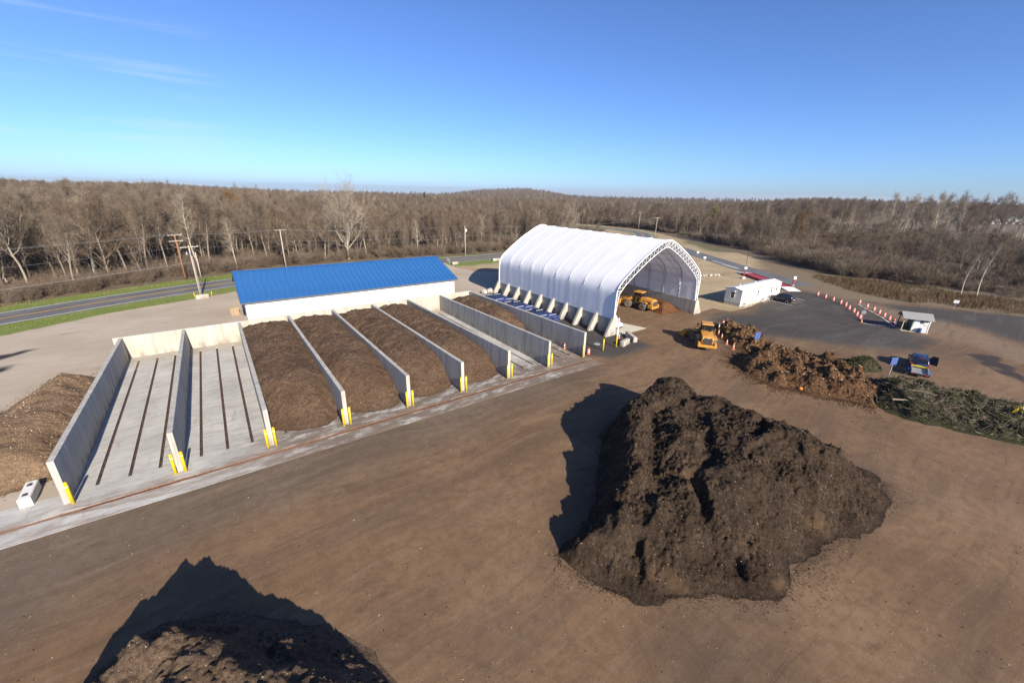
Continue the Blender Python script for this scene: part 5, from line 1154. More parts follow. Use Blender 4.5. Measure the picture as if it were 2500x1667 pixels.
def sign(name, x, y, h, poly, rz, m, label, tilt=0.0, cat='sign', two=False):
    r = empty(name, (x, y, 0), rz); tag(r, label, cat)
    MB().box(-0.03, 0.03, -0.03, 0.03, 0, h).build('post', 'galvanised', r)
    for k in range(2 if two else 1):
        o = MB().prism(poly, 'y', -0.045-0.02, -0.045).build('panel', m, r); o.location = (0, 0 if not k else 0.11, h-0.45); o.rotation_euler = (tilt, 0, 0)
    return r
oct_ = [(0.36*math.cos(rad(22.5+45*k)), 0.36*math.sin(rad(22.5+45*k))) for k in range(8)]
sign('octagonal_sign', 102.4, -15.1, 2.3, oct_, rad(-70), 'sign_back', 'grey backed octagonal sign among the drums before the gate booth')
sign('blue_sign', 72.1, -11.1, 2.3, [(-0.45, -0.45), (0.45, -0.45), (0.45, 0.5), (0.3, 0.6), (-0.3, 0.6), (-0.45, 0.5)], rad(-25), 'sign_blue', 'blue sign on a post in the leaf heap near the loader')
sign('blue_sign', 75.0, -25.4, 2.9, [(-0.42, -0.45), (0.42, -0.45), (0.42, 0.45), (-0.42, 0.45)], rad(-30), 'sign_blue', 'double blue sign board standing at the brush heap behind the trailer', two=True)
for x, y, l in ((153.3, 47.3, 'farther small white sign beside the access road'), (143.0, 38.6, 'nearer small white sign beside the access road')):
    sign('road_sign', x, y, 1.5, [(-0.4, -0.2), (0.4, -0.2), (0.4, 0.35), (-0.4, 0.35)], rad(-40), 'paint_white', l)
sign('road_sign', 131.0, -22.4, 2.0, [(-0.4, -0.3), (0.4, -0.3), (0.4, 0.3), (-0.4, 0.3)], rad(-70), 'paint_white', 'small white sign standing on the dark lot beyond the gate booth')

# truck scale
ts = empty('truck_scale', (126.3, 11.9, 0), math.atan2(-0.819, -0.573)); tag(ts, 'long red truck scale with white concrete ramps beside the access road', 'truck scale')
for k in range(6): MB().box(-8.6+k*2.87, -8.6+k*2.87+2.85, -1.55, 1.55, 0.26, 0.40).build('deck_plate', 'scale_red', ts)
for s in (-1, 1):
    MB().box(-8.6, 8.6, s*1.62-0.06, s*1.62+0.06, 0.1, 0.52).build('side_beam', 'scale_red', ts)
    xa, xb = (-11.8, -8.63) if s < 0 else (8.63, 11.8)
    v = [(xa, -1.55, -0.01), (xb, -1.55, -0.01), (xb, 1.55, -0.01), (xa, 1.55, -0.01)]
    za, zb = (0.03, 0.40) if s < 0 else (0.40, 0.03)
    v += [(xa, -1.55, za), (xb, -1.55, zb), (xb, 1.55, zb), (xa, 1.55, za)]
    MB().add(v, [(0, 3, 2, 1), (4, 5, 6, 7), (0, 1, 5, 4), (1, 2, 6, 5), (2, 3, 7, 6), (3, 0, 4, 7)]).build('ramp', 'ramp_concrete', ts)
for x in (-7.5, -2.5, 2.5, 7.5): MB().box(x-0.3, x+0.3, -1.4, 1.4, -0.02, 0.257).build('pier', 'concrete_pale', ts)
sk = empty('scale_terminal', (124.2, 16.4, 0), rad(-45)); tag(sk, 'red post with white box and tall thin mast left of the scale', 'terminal')
MB().box(-0.35, 0.35, -0.35, 0.35, 0, 0.5).build('footing', 'ramp_concrete', sk); MB().box(-0.08, 0.08, -0.08, 0.08, 0.5, 2.5).build('post', 'scale_red', sk)
MB().box(-0.32, 0.32, -0.28, 0.22, 2.5, 3.1).build('cabinet', 'paint_white', sk, False, 0.03); MB().tube([(0, 0.24, 0.5), (0, 0.26, 8.4)], 0.05, 6).build('mast', 'dark_steel', sk); MB().box(-0.5, 0.5, 0.2, 0.3, 3.3, 3.36).build('bracket', 'dark_steel', sk)
sk = empty('scale_terminal', (126.8, 5.5, 0), rad(-45)); tag(sk, 'red post with white box right of the scale ramp', 'terminal')
MB().box(-0.3, 0.3, -0.3, 0.3, 0, 0.08).build('footing', 'ramp_concrete', sk); MB().box(-0.14, 0.14, -0.14, 0.14, 0.08, 1.5).build('post', 'scale_red', sk); MB().box(-0.32, 0.32, -0.3, 0.25, 1.5, 2.2).build('cabinet', 'paint_white', sk, False, 0.03)

# concrete blocks
def block(x, y, rz, L, Wd, H, label, m='concrete_pale', pockets=False, group=None):
    r = empty('concrete_block', (x, y, 0), rz); tag(r, label, 'concrete block', group)
    prof_ = [(-Wd/2, 0), (Wd/2, 0), (Wd/2, H-0.06), (Wd/2-0.06, H), (-Wd/2+0.06, H), (-Wd/2, H-0.06)]
    MB().prism([(a, b) for a, b in prof_], 'x', -L/2, L/2).build('block', m, r, False, 0.02)
    for k in ((-0.28, 0.28) if pockets else ()):
        MB().box(L*k-0.16, L*k+0.16, -0.14, 0.14, H-0.004, H+0.004).build('lifting_pocket', 'dark_steel', r)
    for k in (-0.3, 0.3): MB().tube([(L*k-0.1, 0, H), (L*k-0.08, 0, H+0.08), (L*k+0.08, 0, H+0.08), (L*k+0.1, 0, H)], 0.015, 5).build('lifting_eye', 'rust', r)
    MB().box(-L/2-0.03, -L/2+0.003, -0.1, 0.1, 0.08, H-0.12).build('end_key', m, r)
    return r
block(57.1, 0.05, rad(14), 2.0, 0.62, 0.75, 'pale concrete block lying nearest the lone yellow bollards')
block(59.9, 1.2, rad(63), 3.0, 0.6, 0.75, 'pale concrete block set behind the first one near the dome doorway')
block(-2.15, 2.15, rad(92), 2.2, 0.65, 0.7, 'white concrete block with two lifting pockets outside the leftmost wall', 'ramp_concrete', True)
block(7.8, 60.7, rad(4), 2.0, 0.6, 0.75, 'white concrete block guarding the foot of the roadside pole')
block(82.0, 71.4, rad(-12), 2.4, 0.6, 0.75, 'left of two white concrete blocks on the grass near the road'); block(85.0, 70.6, rad(-14), 2.4, 0.6, 0.75, 'right of two white concrete blocks on the grass near the road')
block(67.7, 71.6, rad(3), 1.8, 0.6, 0.75, 'tan concrete block beside the steel gate behind the blue roof')
for k, (x, y) in enumerate(((6.6, 61.7), (9.3, 61.4))): bollard(x, y, '%s yellow post guarding the roadside pole' % ('left', 'right')[k], 1.0)
gt = empty('steel_gate', (67.2, 74, 0), rad(75)); tag(gt, 'low grey steel barrier gate standing open by the road', 'gate')
for z in (0.3, 0.7, 1.1): MB().tube([(0, 0, z), (3.6, 0, z)], 0.035, 6).build('rail', 'galvanised', gt)
for x in (0, 1.2, 2.4, 3.6): MB().tube([(x, 0, 0), (x, 0, 1.25)], 0.045, 6).build('upright', 'galvanised', gt)
mh = empty('manhole_cover', (53.9, 2.4, 0)); tag(mh, 'round steel manhole cover in the dark asphalt', 'manhole cover')
MB().lathe([(0.46, 0.0), (0.46, 0.02), (0.40, 0.022)], 20).build('rim', 'galvanised', mh); MB().lathe([(0.39, 0.0), (0.39, 0.03), (0.02, 0.032)], 20).build('lid', 'galvanised', mh)
def boulder(x, y, r, label, group, seed):
    R_ = np.random.default_rng(seed); m = MB(); n = 9; pr_ = []
    m.lathe([(r*0.55, -0.05), (r*0.95, r*0.2), (r, r*0.45), (r*0.75, r*0.85), (r*0.3, r*1.05)], n)
    m.v = [(a*(1+0.22*R_.normal()*0.6), b*(1+0.22*R_.normal()*0.6), c*(1+0.12*R_.normal())) for a, b, c in m.v]
    o = m.build('boulder', 'boulder_grey', None, False, 0.03); o.location = (x, y, 0); o.rotation_euler = (0, 0, R_.uniform(0, 6)); tag(o, label, 'boulder', group)
for k in range(8):
    t = k/7; boulder(115.8+5.6*t+random.uniform(-.2, .2), 24.2-2.2*t+random.uniform(-.4, .4), random.uniform(0.4, 0.65), '%s boulder from the dome in the row on the tan field' % ORD[k], 'boulders in a row on the tan field', k)
boulder(56.2, 37.0, 0.75, 'left of two pale boulders behind the pipe stack', 'boulders behind the pipe stack', 21); boulder(57.3, 36.5, 0.95, 'right of two pale boulders behind the pipe stack', 'boulders behind the pipe stack', 22)
suv((70.6, 49.5, 0), rad(20), 'suv_black', 'dark car parked in the shadow behind the dome', name='parked_car')

# ------------------------------------------------------------------ utility poles and wires
def pole(x, y, h, m, arms, label, extra=None, lean=(0, 0)):
    r = empty('utility_pole', (x, y, 0)); tag(r, label, 'utility pole', 'roadside utility poles')
    MB().tube([(0, 0, -0.1), (lean[0]*0.5, lean[1]*0.5, h*0.5), (lean[0], lean[1], h)], 0.155, 8, True, 0.10).build('pole', m, r, True)
    for z, L, a in arms:
        c, s_ = math.cos(a), math.sin(a)
        mt = Matrix.Translation((lean[0]*z/h, lean[1]*z/h, z)) @ Matrix.Rotation(a, 4, 'Z')
        MB().box(-L/2, L/2, -0.2, -0.08, -0.06, 0.06, mt).build('cross_arm', 'pole_grey', r)
        for k in (-0.46, -0.2, 0.2, 0.46): MB().tube([mt @ Vector((L*k, -0.14, 0.06)), mt @ Vector((L*k, -0.14, 0.24))], 0.05, 6).build('insulator', 'galvanised', r)
    if extra == 'transformer': MB().lathe([(0.18, 0), (0.22, 0.05), (0.22, 0.75), (0.15, 0.85)], 12, (0.36, 0, h-1.9)).build('transformer', 'white_steel', r, True)
    if extra == 'switch':
        for k in (-0.5, 0, 0.5): MB().lathe([(0.10, 0), (0.10, 0.45), (0.05, 0.6)], 8, (k, -0.3, h-1.7)).build('cutout_switch', 'galvanised', r)
        for k in (0.21, -0.05): MB().tube([(k, -0.24, 0), (k, -0.2, h-2.0)], 0.035, 6).build('conduit', 'galvanised', r)
    return r
AR = rad(20)
pole(4.8, 81.9, 10.0, 'pole_brown', [(9.85, 2.6, AR), (8.6, 2.6, AR)], 'rusty brown utility pole on the far side of the road')
pole(7.5, 62.6, 9.7, 'pole_grey', [(9.4, 2.9, AR)], 'utility pole with conduits standing on the near road verge', 'switch')
pole(7.6, 84.4, 5.7, 'pole_grey', [], 'short bare pole stub beside the rusty brown pole')
pole(26.1, 89.0, 9.8, 'pole_grey', [(9.6, 2.6, rad(10))], 'pale utility pole rising behind the left part of the blue roof')
pole(78.5, 84.6, 9.6, 'pole_grey', [], 'utility pole with white transformer between blue roof and dome', 'transformer')
pole(188.4, 91.5, 10.0, 'pole_grey', [(9.7, 2.6, rad(-40))], 'far utility pole with cross arm behind the dome ridge')
pole(226, 131, 10.0, 'pole_grey', [(9.7, 2.6, rad(-60))], 'most distant utility pole by the bend of the road')
def wire_(a, b, sag, label, r=0.015):
    a, b = Vector(a), Vector(b); pts = [a.lerp(b, t)-Vector((0, 0, sag*4*t*(1-t))) for t in np.linspace(0, 1, 15)]
    tag(MB().tube(pts, r, 4).build('overhead_wire', 'wire'), label, 'wire', 'overhead wires')
LP = (-70, 50, 9.5)
for k, (dx, z) in enumerate(((-1.1, 9.95), (1.1, 9.95))):
    q = ('far', 'near')[k]
    wire_((LP[0]+dx, LP[1], z), (4.8+dx, 81.9, z+0.1), 0.9, '%s top wire running left from the rusty brown pole' % q)
    wire_((4.8+dx, 81.9, z+0.1), (26.1+dx, 89, 9.8), 0.4, '%s top wire from the rusty pole to the pole behind the blue roof' % q)
    wire_((26.1+dx, 89, 9.8), (78.5+dx*0.1, 84.6, 9.55), 0.9, '%s top wire above the blue roof' % q)
    wire_((78.5+dx*0.1, 84.6, 9.55), (188.4+dx*0.6, 91.5, 9.9), 1.8, '%s top wire passing behind the dome' % q)
    wire_((188.4+dx*0.6, 91.5, 9.9), (226+dx*0.6, 131, 9.9), 0.7, '%s top wire between the two most distant poles' % q)
wire_((LP[0], LP[1]-1, 7.2), (4.8, 81.7, 7.2), 1.0, 'middle wire crossing in front of the left wood')
wire_((4.8, 81.7, 7.2), (26.1, 88.8, 7.0), 0.4, 'middle wire left of the pole behind the blue roof')
wire_((26.1, 88.8, 7.0), (78.5, 84.4, 7.2), 0.8, 'middle wire over the blue roof')
wire_((78.5, 84.4, 6.6), (188.4, 91.3, 7.2), 1.6, 'lower wire passing behind the dome')
wire_((-62, 30, 6.5), (7.5, 62.6, 6.6), 0.8, 'thick low wire running left from the verge pole', 0.03)
wire_((7.5, 62.6, 6.5), (26.1, 88.8, 6.0), 0.5, 'low wire from the verge pole across the road')
wire_((26.1, 88.8, 6.0), (78.5, 84.4, 6.3), 0.9, 'lowest wire over the blue roof')

# ------------------------------------------------------------------ woods
def frusta(P0, P1, R0, R1, n):
    P0, P1 = np.asarray(P0, float), np.asarray(P1, float); d = P1-P0; L = np.linalg.norm(d, axis=1)[:, None]+1e-9; d = d/L
    a = np.where(np.abs(d[:, 2:3]) < 0.9, np.array([[0, 0, 1.]]), np.array([[1., 0, 0]])); u = np.cross(d, a); u /= np.linalg.norm(u, axis=1)[:, None]; v = np.cross(d, u)
    k = len(P0); V = []
    for P, Rr in ((P0, np.asarray(R0)), (P1, np.asarray(R1))):
        for j in range(n):
            t = 2*math.pi*j/n; V.append(P+(u*math.cos(t)+v*math.sin(t))*Rr[:, None])
    V = np.stack(V, 1).reshape(-1, 3); b = np.arange(k)[:, None]*2*n; F = []
    for j in range(n): F.append(np.concatenate([b+j, b+(j+1) % n, b+n+(j+1) % n, b+n+j], 1))
    return V, np.concatenate(F)
def tris(P, D, W_, r):
    n = len(P); b = np.cross(D, r.normal(size=(n, 3))); b /= np.linalg.norm(b, axis=1)[:, None]+1e-9; b = b*W_.reshape(-1, 1)
    V = np.stack([P-b, P+b, P+D+b*0.35, P+D-b*0.35], 1).reshape(-1, 3); i = np.arange(n)[:, None]*4
    return V, i+np.arange(4)[None]
def unit(v): return v/(np.linalg.norm(v, axis=-1, keepdims=True)+1e-9)
def merge(parts):
    V = []; F = []; o = 0
    for v, f in parts: V.append(v); F.append(f+o); o += len(v)
    return np.concatenate(V), np.concatenate(F)
def grow(seed, H=15.0, spread=0.30, nl=18, low=0.30, lean=0.06, vase=False, tw=9, twl=1.3, multi=1, wide=1.0, leaves=0):
    r = np.random.default_rng(seed); segs = []; tw_p = []; tw_d = []
    sub = []
    for mt in range(multi):
        az0 = r.uniform(0, 6.28); tilt = lean*r.uniform(0.3, 1.6) if multi == 1 else 0.12+0.1*r.random()
        K = 9; pts = [np.zeros(3)]
        dirv = unit(np.array([math.cos(az0)*tilt, math.sin(az0)*tilt, 1.0])); topf = 0.55 if vase else 0.93
        for k in range(K):
            dirv = unit(dirv+np.append(r.normal(size=2)*0.055, 0.02)); pts.append(pts[-1]+dirv*H*topf/K)
        pts = np.array(pts); rb = H*(0.0125 if multi == 1 else 0.009)*(1.25 if vase else 1)
        rad_ = rb*np.linspace(1, 0.22, K+1)**0.9; rad_[0] *= 1.3
        for k in range(K): segs.append((pts[k], pts[k+1], rad_[k], rad_[k+1], 0))
        for q in range(nl):
            t = low+(1-low)*(q+r.random())/nl if not vase else 0.25+0.75*(q+r.random())/nl
            f = t*K; k = min(int(f), K-1); p = pts[k]+(pts[k+1]-pts[k])*(f-k); rr = rad_[k]*0.55
            az = q*2.4+r.normal()*0.4; el = rad(r.uniform(28, 50)+25*t) if not vase else rad(r.uniform(42, 72))
            d = np.array([math.cos(az)*math.cos(el), math.sin(az)*math.cos(el), math.sin(el)])
            L = H*spread*(1.15-0.75*t)*r.uniform(0.7, 1.25) if not vase else H*spread*r.uniform(0.8, 1.25)
            L = max(L, H*0.06); n = 4; pp_ = p
            for s_ in range(n):
                d2 = unit(d+r.normal(size=3)*0.17+np.array([0, 0, 0.09])); q2 = pp_+d2*L/n
                segs.append((pp_, q2, rr*(1-s_/n*0.8), rr*(1-(s_+1)/n*0.8), 1))
                for _ in range(2 if s_ else 1):
                    a = unit(d2+r.normal(size=3)*0.62+np.array([0, 0, 0.16])); sub.append((pp_+(q2-pp_)*r.random(), a, L*r.uniform(0.22, 0.48), rr*0.42))
                pp_, d = q2, d2
            sub.append((pp_, d, L*0.35, rr*0.3))
        sub.append((pts[-1], dirv, H*0.09, rb*0.25))
    cs = []
    for p, d, L, rr in sub:
        m = p+unit(d+r.normal(size=3)*0.12)*L*0.55; e = m+unit(d+r.normal(size=3)*0.25+np.array([0, 0, 0.1]))*L*0.5
        cs += [(p, m, rr, rr*0.7), (m, e, rr*0.7, rr*0.35)]
        n = tw; t = r.random(n)[:, None]; base = np.where(t < .5, p+(m-p)*t*2, m+(e-m)*(t*2-1))
        dd = unit(unit(np.array(d))[None]+r.normal(size=(n, 3))*0.62+np.array([0, 0, 0.22]))*twl*r.uniform(0.45, 1.2, (n, 1)); tw_p.append(base); tw_d.append(dd)
        # second order twigs
        b2 = base+dd*r.uniform(0.3, 0.9, (n, 1)); d2 = unit(unit(dd)+r.normal(size=(n, 3))*0.55+np.array([0, 0, 0.12]))*twl*0.62*r.uniform(0.5, 1.2, (n, 1)); tw_p.append(b2); tw_d.append(d2)
    P, D = np.concatenate(tw_p), np.concatenate(tw_d)
    wscale = H/15
    T0 = [s for s in segs if s[4] == 0]; T1 = [s for s in segs if s[4] == 1]
    trunk = merge([frusta([s[0] for s in T0], [s[1] for s in T0], [s[2] for s in T0], [s[3] for s in T0], 7), frusta([s[0] for s in T1], [s[1] for s in T1], [max(s[2], .02) for s in T1], [max(s[3], .014) for s in T1], 4)])
    crown = merge([frusta([s[0] for s in cs], [s[1] for s in cs], [max(s[2], .014) for s in cs], [max(s[3], .010) for s in cs], 3), tris(P, D, np.full(len(P), 0.0135*wscale*wide)*r.uniform(0.7, 1.4, len(P)), r)])
    lv = None
    if leaves:
        k = r.integers(0, len(P), leaves); C = P[k]+D[k]*r.random((leaves, 1))+r.normal(size=(leaves, 3))*0.15; lv = tris(C, r.normal(size=(leaves, 3))*0.14, np.full(leaves, 0.09), r)
    return trunk, crown, lv
def shrub(seed, H=4.5, ns=16, tw=16):
    r = np.random.default_rng(seed); seg = []; P = []; D = []
    for k in range(ns):
        az = r.uniform(0, 6.28); p = np.array([r.normal()*0.5, r.normal()*0.5, 0]); d = unit(np.array([math.cos(az)*0.55, math.sin(az)*0.55, 1.0])); L = H*r.uniform(0.6, 1.0)
        for s_ in range(3):
            q = p+d*L/3; seg.append((p, q, 0.035*(1-s_*.28), 0.035*(1-(s_+1)*.28))); n = tw
            b = p+(q-p)*r.random((n, 1)); dd = unit(d[None]+r.normal(size=(n, 3))*0.75)*r.uniform(0.5, 1.5, (n, 1))*H/4.5; P.append(b); D.append(dd)
            b2 = b+dd*r.uniform(.3, .9, (n, 1)); P.append(b2); D.append(unit(unit(dd)+r.normal(size=(n, 3))*.6)*r.uniform(.3, .8, (n, 1))*H/4.5)
            p = q; d = unit(d+r.normal(size=3)*0.2+np.array([math.cos(az)*0.12, math.sin(az)*0.12, 0]))
    P, D = np.concatenate(P), np.concatenate(D)
    return merge([frusta([s[0] for s in seg], [s[1] for s in seg], [s[2] for s in seg], [s[3] for s in seg], 3), tris(P, D, np.full(len(P), 0.014), r)])
def conifer(seed, H=11):
    r = np.random.default_rng(seed); n = 1500; t = r.random(n)**0.8; az = r.uniform(0, 6.28, n); R_ = (1-t)*H*0.2+0.15; z = H*(0.08+0.92*t)
    C = np.stack([np.cos(az)*R_*r.uniform(0.1, 0.9, n), np.sin(az)*R_*r.uniform(.1, .9, n), z], 1); D = np.stack([np.cos(az)*0.7, np.sin(az)*0.7, np.full(n, -0.12)], 1)*r.uniform(0.5, 1.1, (n, 1))
    return frusta([[0, 0, 0]], [[0, 0, H*0.97]], [0.18], [0.03], 6), tris(C, D, np.full(n, 0.16), r)
def two_mesh(name, a, b, ma, mb):
    V, F = merge([a, b]); me = np_mesh(name, V, F); me.materials.append(MATS[ma]); me.materials.append(MATS[mb])
    me.polygons.foreach_set('material_index', np.concatenate([np.zeros(len(a[1]), np.int32), np.ones(len(b[1]), np.int32)])); return me
PROTO = []      # (trunk mesh, crown mesh, height, both in one)
def add_proto(key, g_, mt, mc, H, lm='leaf_rust'):
    tr_, cr_, lv = g_; tm = np_mesh('trunk', *tr_); tm.materials.append(MATS[mt]); cm = np_mesh('crown', *cr_); cm.materials.append(MATS[mc])
    lmesh = None
    if lv is not None: lmesh = np_mesh('foliage', *lv); lmesh.materials.append(MATS[lm])
    PROTO.append(dict(key=key, trunk=tm, crown=cm, leaf=lmesh, H=H, one=two_mesh('wood_tree', tr_, cr_ if lv is None else merge([cr_, lv]), mt, mc)))
for q in range(6): add_proto('bare', grow(100+q, 15, 0.27+0.02*(q % 3), 17+q % 4, 0.26+0.05*(q % 3), 0.045), 'bark', 'twig', 15)
for q in range(2): add_proto('pale', grow(120+q, 15, 0.24, 16, 0.34, 0.05, tw=7), 'bark_pale', 'twig_pale', 15)
for q in range(2): add_proto('red', grow(130+q, 12, 0.32, 18, 0.18, 0.05, tw=11), 'bark', 'twig_red', 12)
add_proto('multi', grow(140, 13, 0.25, 9, 0.3, 0.1, multi=3, tw=8), 'bark', 'twig', 13)
add_proto('rust', grow(150, 12, 0.33, 18, 0.2, leaves=4200), 'bark', 'twig_red', 12)
add_proto('olive', grow(151, 11, 0.34, 18, 0.2, leaves=3600), 'bark', 'twig', 11, 'leaf_olive')
add_proto('cottonwood', grow(160, 20, 0.50, 26, 0.2, 0.03, vase=True, tw=11, twl=1.7, wide=1.1), 'bark_pale', 'twig_pale', 20)
add_proto('slim', grow(161, 16, 0.16, 14, 0.35, 0.12, tw=6, twl=1.0), 'bark_pale', 'twig_pale', 16)
BYKEY = {}
for p in PROTO: BYKEY.setdefault(p['key'], []).append(p)
conT, conC = conifer(3); conM = two_mesh('conifer_tree', conT, conC, 'bark', 'needle_dark')
def tree(p, x, y, h, label, group, name='bare_tree', z=None, rz=None):
    s = h/p['H']; r = empty(name, (x, y, float(terrain_z(np.array([x]), np.array([y]))[0]) if z is None else z), random.uniform(0, 6.28) if rz is None else rz); r.scale = (s, s, s); tag(r, label, 'tree', group)
    link('trunk', p['trunk'], None, r); link('crown', p['crown'], None, r)
    if p['leaf'] is not None: link('foliage', p['leaf'], None, r)
    return r
FL = [(-120, 10), (-60, 50), (-20, 74), (-8, 80.5), (3, 86), (14, 90), (44, 94.5), (68, 91.5), (94, 90.5), (130, 95), (158, 103), (177, 117), (188, 138), (182, 170), (172, 215), (170, 260), (120, 420), (-300, 420), (-420, 60)]
FR = [(230, 165), (230, 125), (219, 102), (210, 86), (200, 68), (181, 41), (161, 14), (154, 6), (158, -12), (160, -31), (164, -60), (168, -110), (420, -330), (640, -60), (560, 300), (215, 330), (222, 230)]
class Place:
    def __init__(s): s.p = np.zeros((0, 2))
    def ok(s, x, y, d):
        if len(s.p) and ((s.p[:, 0]-x)**2+(s.p[:, 1]-y)**2).min() < d*d: return False
        s.p = np.vstack([s.p, [x, y]]); return True
PL = Place(); cnt = 0
# the ones that can be told apart
tree(BYKEY['cottonwood'][0], 44.1, 95, 20.0, 'huge pale vase-shaped bare tree towering behind the blue roof', None, 'cottonwood_tree'); PL.ok(44.1, 95, 0.1)
tree(BYKEY['cottonwood'][0], 150, 112, 15.5, 'pale spreading bare tree rising just above the dome ridge', None, 'cottonwood_tree', rz=2.0); PL.ok(150, 112, 0.1)
tree(BYKEY['rust'][0], 224.2, 43.8, 13.0, 'rust brown oak still in leaf among the brush on the right', None, 'oak_tree'); PL.ok(224, 43.8, 0.1)
tree(BYKEY['rust'][0], 19, 140, 16.0, 'russet tree still holding leaves deep in the left wood', None, 'oak_tree', rz=1.0)
tree(BYKEY['olive'][0], 246, 98, 13.0, 'yellowish tree still in leaf beyond the bend of the road', None, 'leafy_tree')
tree(BYKEY['slim'][0], 262.7, 6.3, 24.0, 'tall white-stemmed bare tree standing clear in the right brush', None, 'bare_tree'); tree(BYKEY['pale'][1], 266, 3.5, 17.0, 'forked white tree leaning beside the tall white-stemmed one', None, 'bare_tree')
tree(BYKEY['slim'][0], 152.6, -20.2, 9.5, 'left of two leaning pale trunks behind the reeds', None, 'bare_tree'); tree(BYKEY['slim'][0], 153.8, -22.6, 12.0, 'right of two leaning pale trunks behind the reeds', None, 'bare_tree', rz=4.0)
KINDW = {'bare': 'grey-brown', 'pale': 'pale', 'red': 'reddish brown', 'multi': 'many-stemmed', 'slim': 'slim pale'}
LANDM = [(-900, 90, 'at the left edge of the wood'), (90, 200, 'above the left stretch of road'), (200, 300, 'between the left edge and the rusty pole'), (300, 400, 'just left of the rusty pole'), (400, 470, 'behind the rusty pole'), (470, 560, 'between the rusty pole and the blue roof'), (560, 640, 'above the left corner of the blue roof'), (640, 710, 'beside the pole behind the blue roof'), (710, 780, 'left of the huge pale tree'), (780, 930, 'around the huge pale tree'), (930, 1010, 'right of the huge pale tree'), (1010, 1100, 'above the right end of the blue roof'), (1100, 1170, 'beside the transformer pole'), (1170, 1270, 'above the far left corner of the dome'), (1270, 1360, 'above the left half of the dome ridge'), (1360, 1450, 'above the middle of the dome ridge'), (1450, 1540, 'above the right half of the dome ridge'), (1540, 1620, 'beside the far pole with cross arm'), (1620, 1700, 'above the open end of the dome'), (1700, 1780, 'beyond the small road signs'), (1780, 1860, 'beyond the truck scale mast'), (1860, 1940, 'above the office trailer'), (1940, 2030, 'beyond the rust brown oak'), (2030, 2120, 'above the far drums'), (2120, 2200, 'left of the tall white-stemmed tree'), (2200, 2290, 'near the tall white-stemmed tree'), (2290, 2390, 'right of the tall white-stemmed tree'), (2390, 9000, 'at the right edge of the picture')]
def px_of(x, y, z=6.0):
    v = Vector((x, y, z))-Vector(CAM); return 1250+FPX*v.dot(RX)/max(v.dot(FW), 1)
def tree_label(key, x, y, d, h, tail):
    q = px_of(x, y); lm_ = next((t for a, b, t in LANDM if a <= q < b), LANDM[0][2])
    return '%s %s %s bare tree %s' % ('tall' if h > 16.2 else 'tallish' if h > 14 else 'middling' if h > 12 else 'lowish' if h > 10.8 else 'low', KINDW[key], 'wood-edge' if d < 4 else 'second-row' if d < 9 else 'third-row' if d < 14 else 'fourth-row' if d < 20 else 'inner' if d < 28 else 'innermost', lm_)
def band(n, poly, box, dmin, dmax, spacing, keys, weights, hr, label, group, hfun=None):
    global cnt
    got = 0; tries = 0; P_ = np.array([random.uniform(0, 1) for _ in range(2)])
    xs = rng.uniform(box[0], box[1], 60000); ys = rng.uniform(box[2], box[3], 60000); D = -sdf(poly, xs, ys); k = (D > dmin) & (D < dmax); xs, ys, D = xs[k], ys[k], D[k]
    for x, y, d in zip(xs, ys, D):
        if got >= n: break
        if not PL.ok(x, y, spacing): continue
        key = random.choices(keys, weights)[0]; h = random.uniform(*hr)*(0.8 if d < 3 else 1.0)
        tree(random.choice(BYKEY[key]), x, y, h, tree_label(key, x, y, d, h, label), group); got += 1
    cnt += got
band(62, FL, (-70, 24, 40, 125), 0.5, 26, 3.4, ['bare', 'pale', 'red', 'multi'], [6, 0.6, 1.5, 1.5], (13, 18.5), 'bare grey-brown tree in the wood across the road, left of the blue roof', 'leafless trees of the woods')
band(62, FL, (24, 96, 85, 130), 0.5, 24, 3.2, ['bare', 'pale', 'red', 'multi'], [5, 0.6, 3, 2], (10.5, 14.5), 'bare brown tree in the wood right behind the blue roofed building', 'leafless trees of the woods')
band(40, FL, (96, 190, 88, 170), 0.5, 30, 3.8, ['bare', 'red', 'multi', 'pale'], [5, 3, 1.5, 1], (10, 13.5), 'bare brown tree in the wood behind the white dome', 'leafless trees of the woods')
band(72, FR, (170, 262, 34, 180), 0.5, 45, 4.2, ['bare', 'red', 'multi'], [5, 3, 2], (9.5, 13), 'bare brown tree beyond the access road right of the dome', 'leafless trees of the woods')
band(48, [(333, 45), (338, 0), (352, -60), (420, -80), (420, 60)], (330, 420, -75, 60), 1, 60, 5.0, ['pale', 'bare', 'slim'], [4, 3, 2], (17, 25), 'tall pale bare tree in the row behind the dirt track on the right', 'leafless trees of the woods')

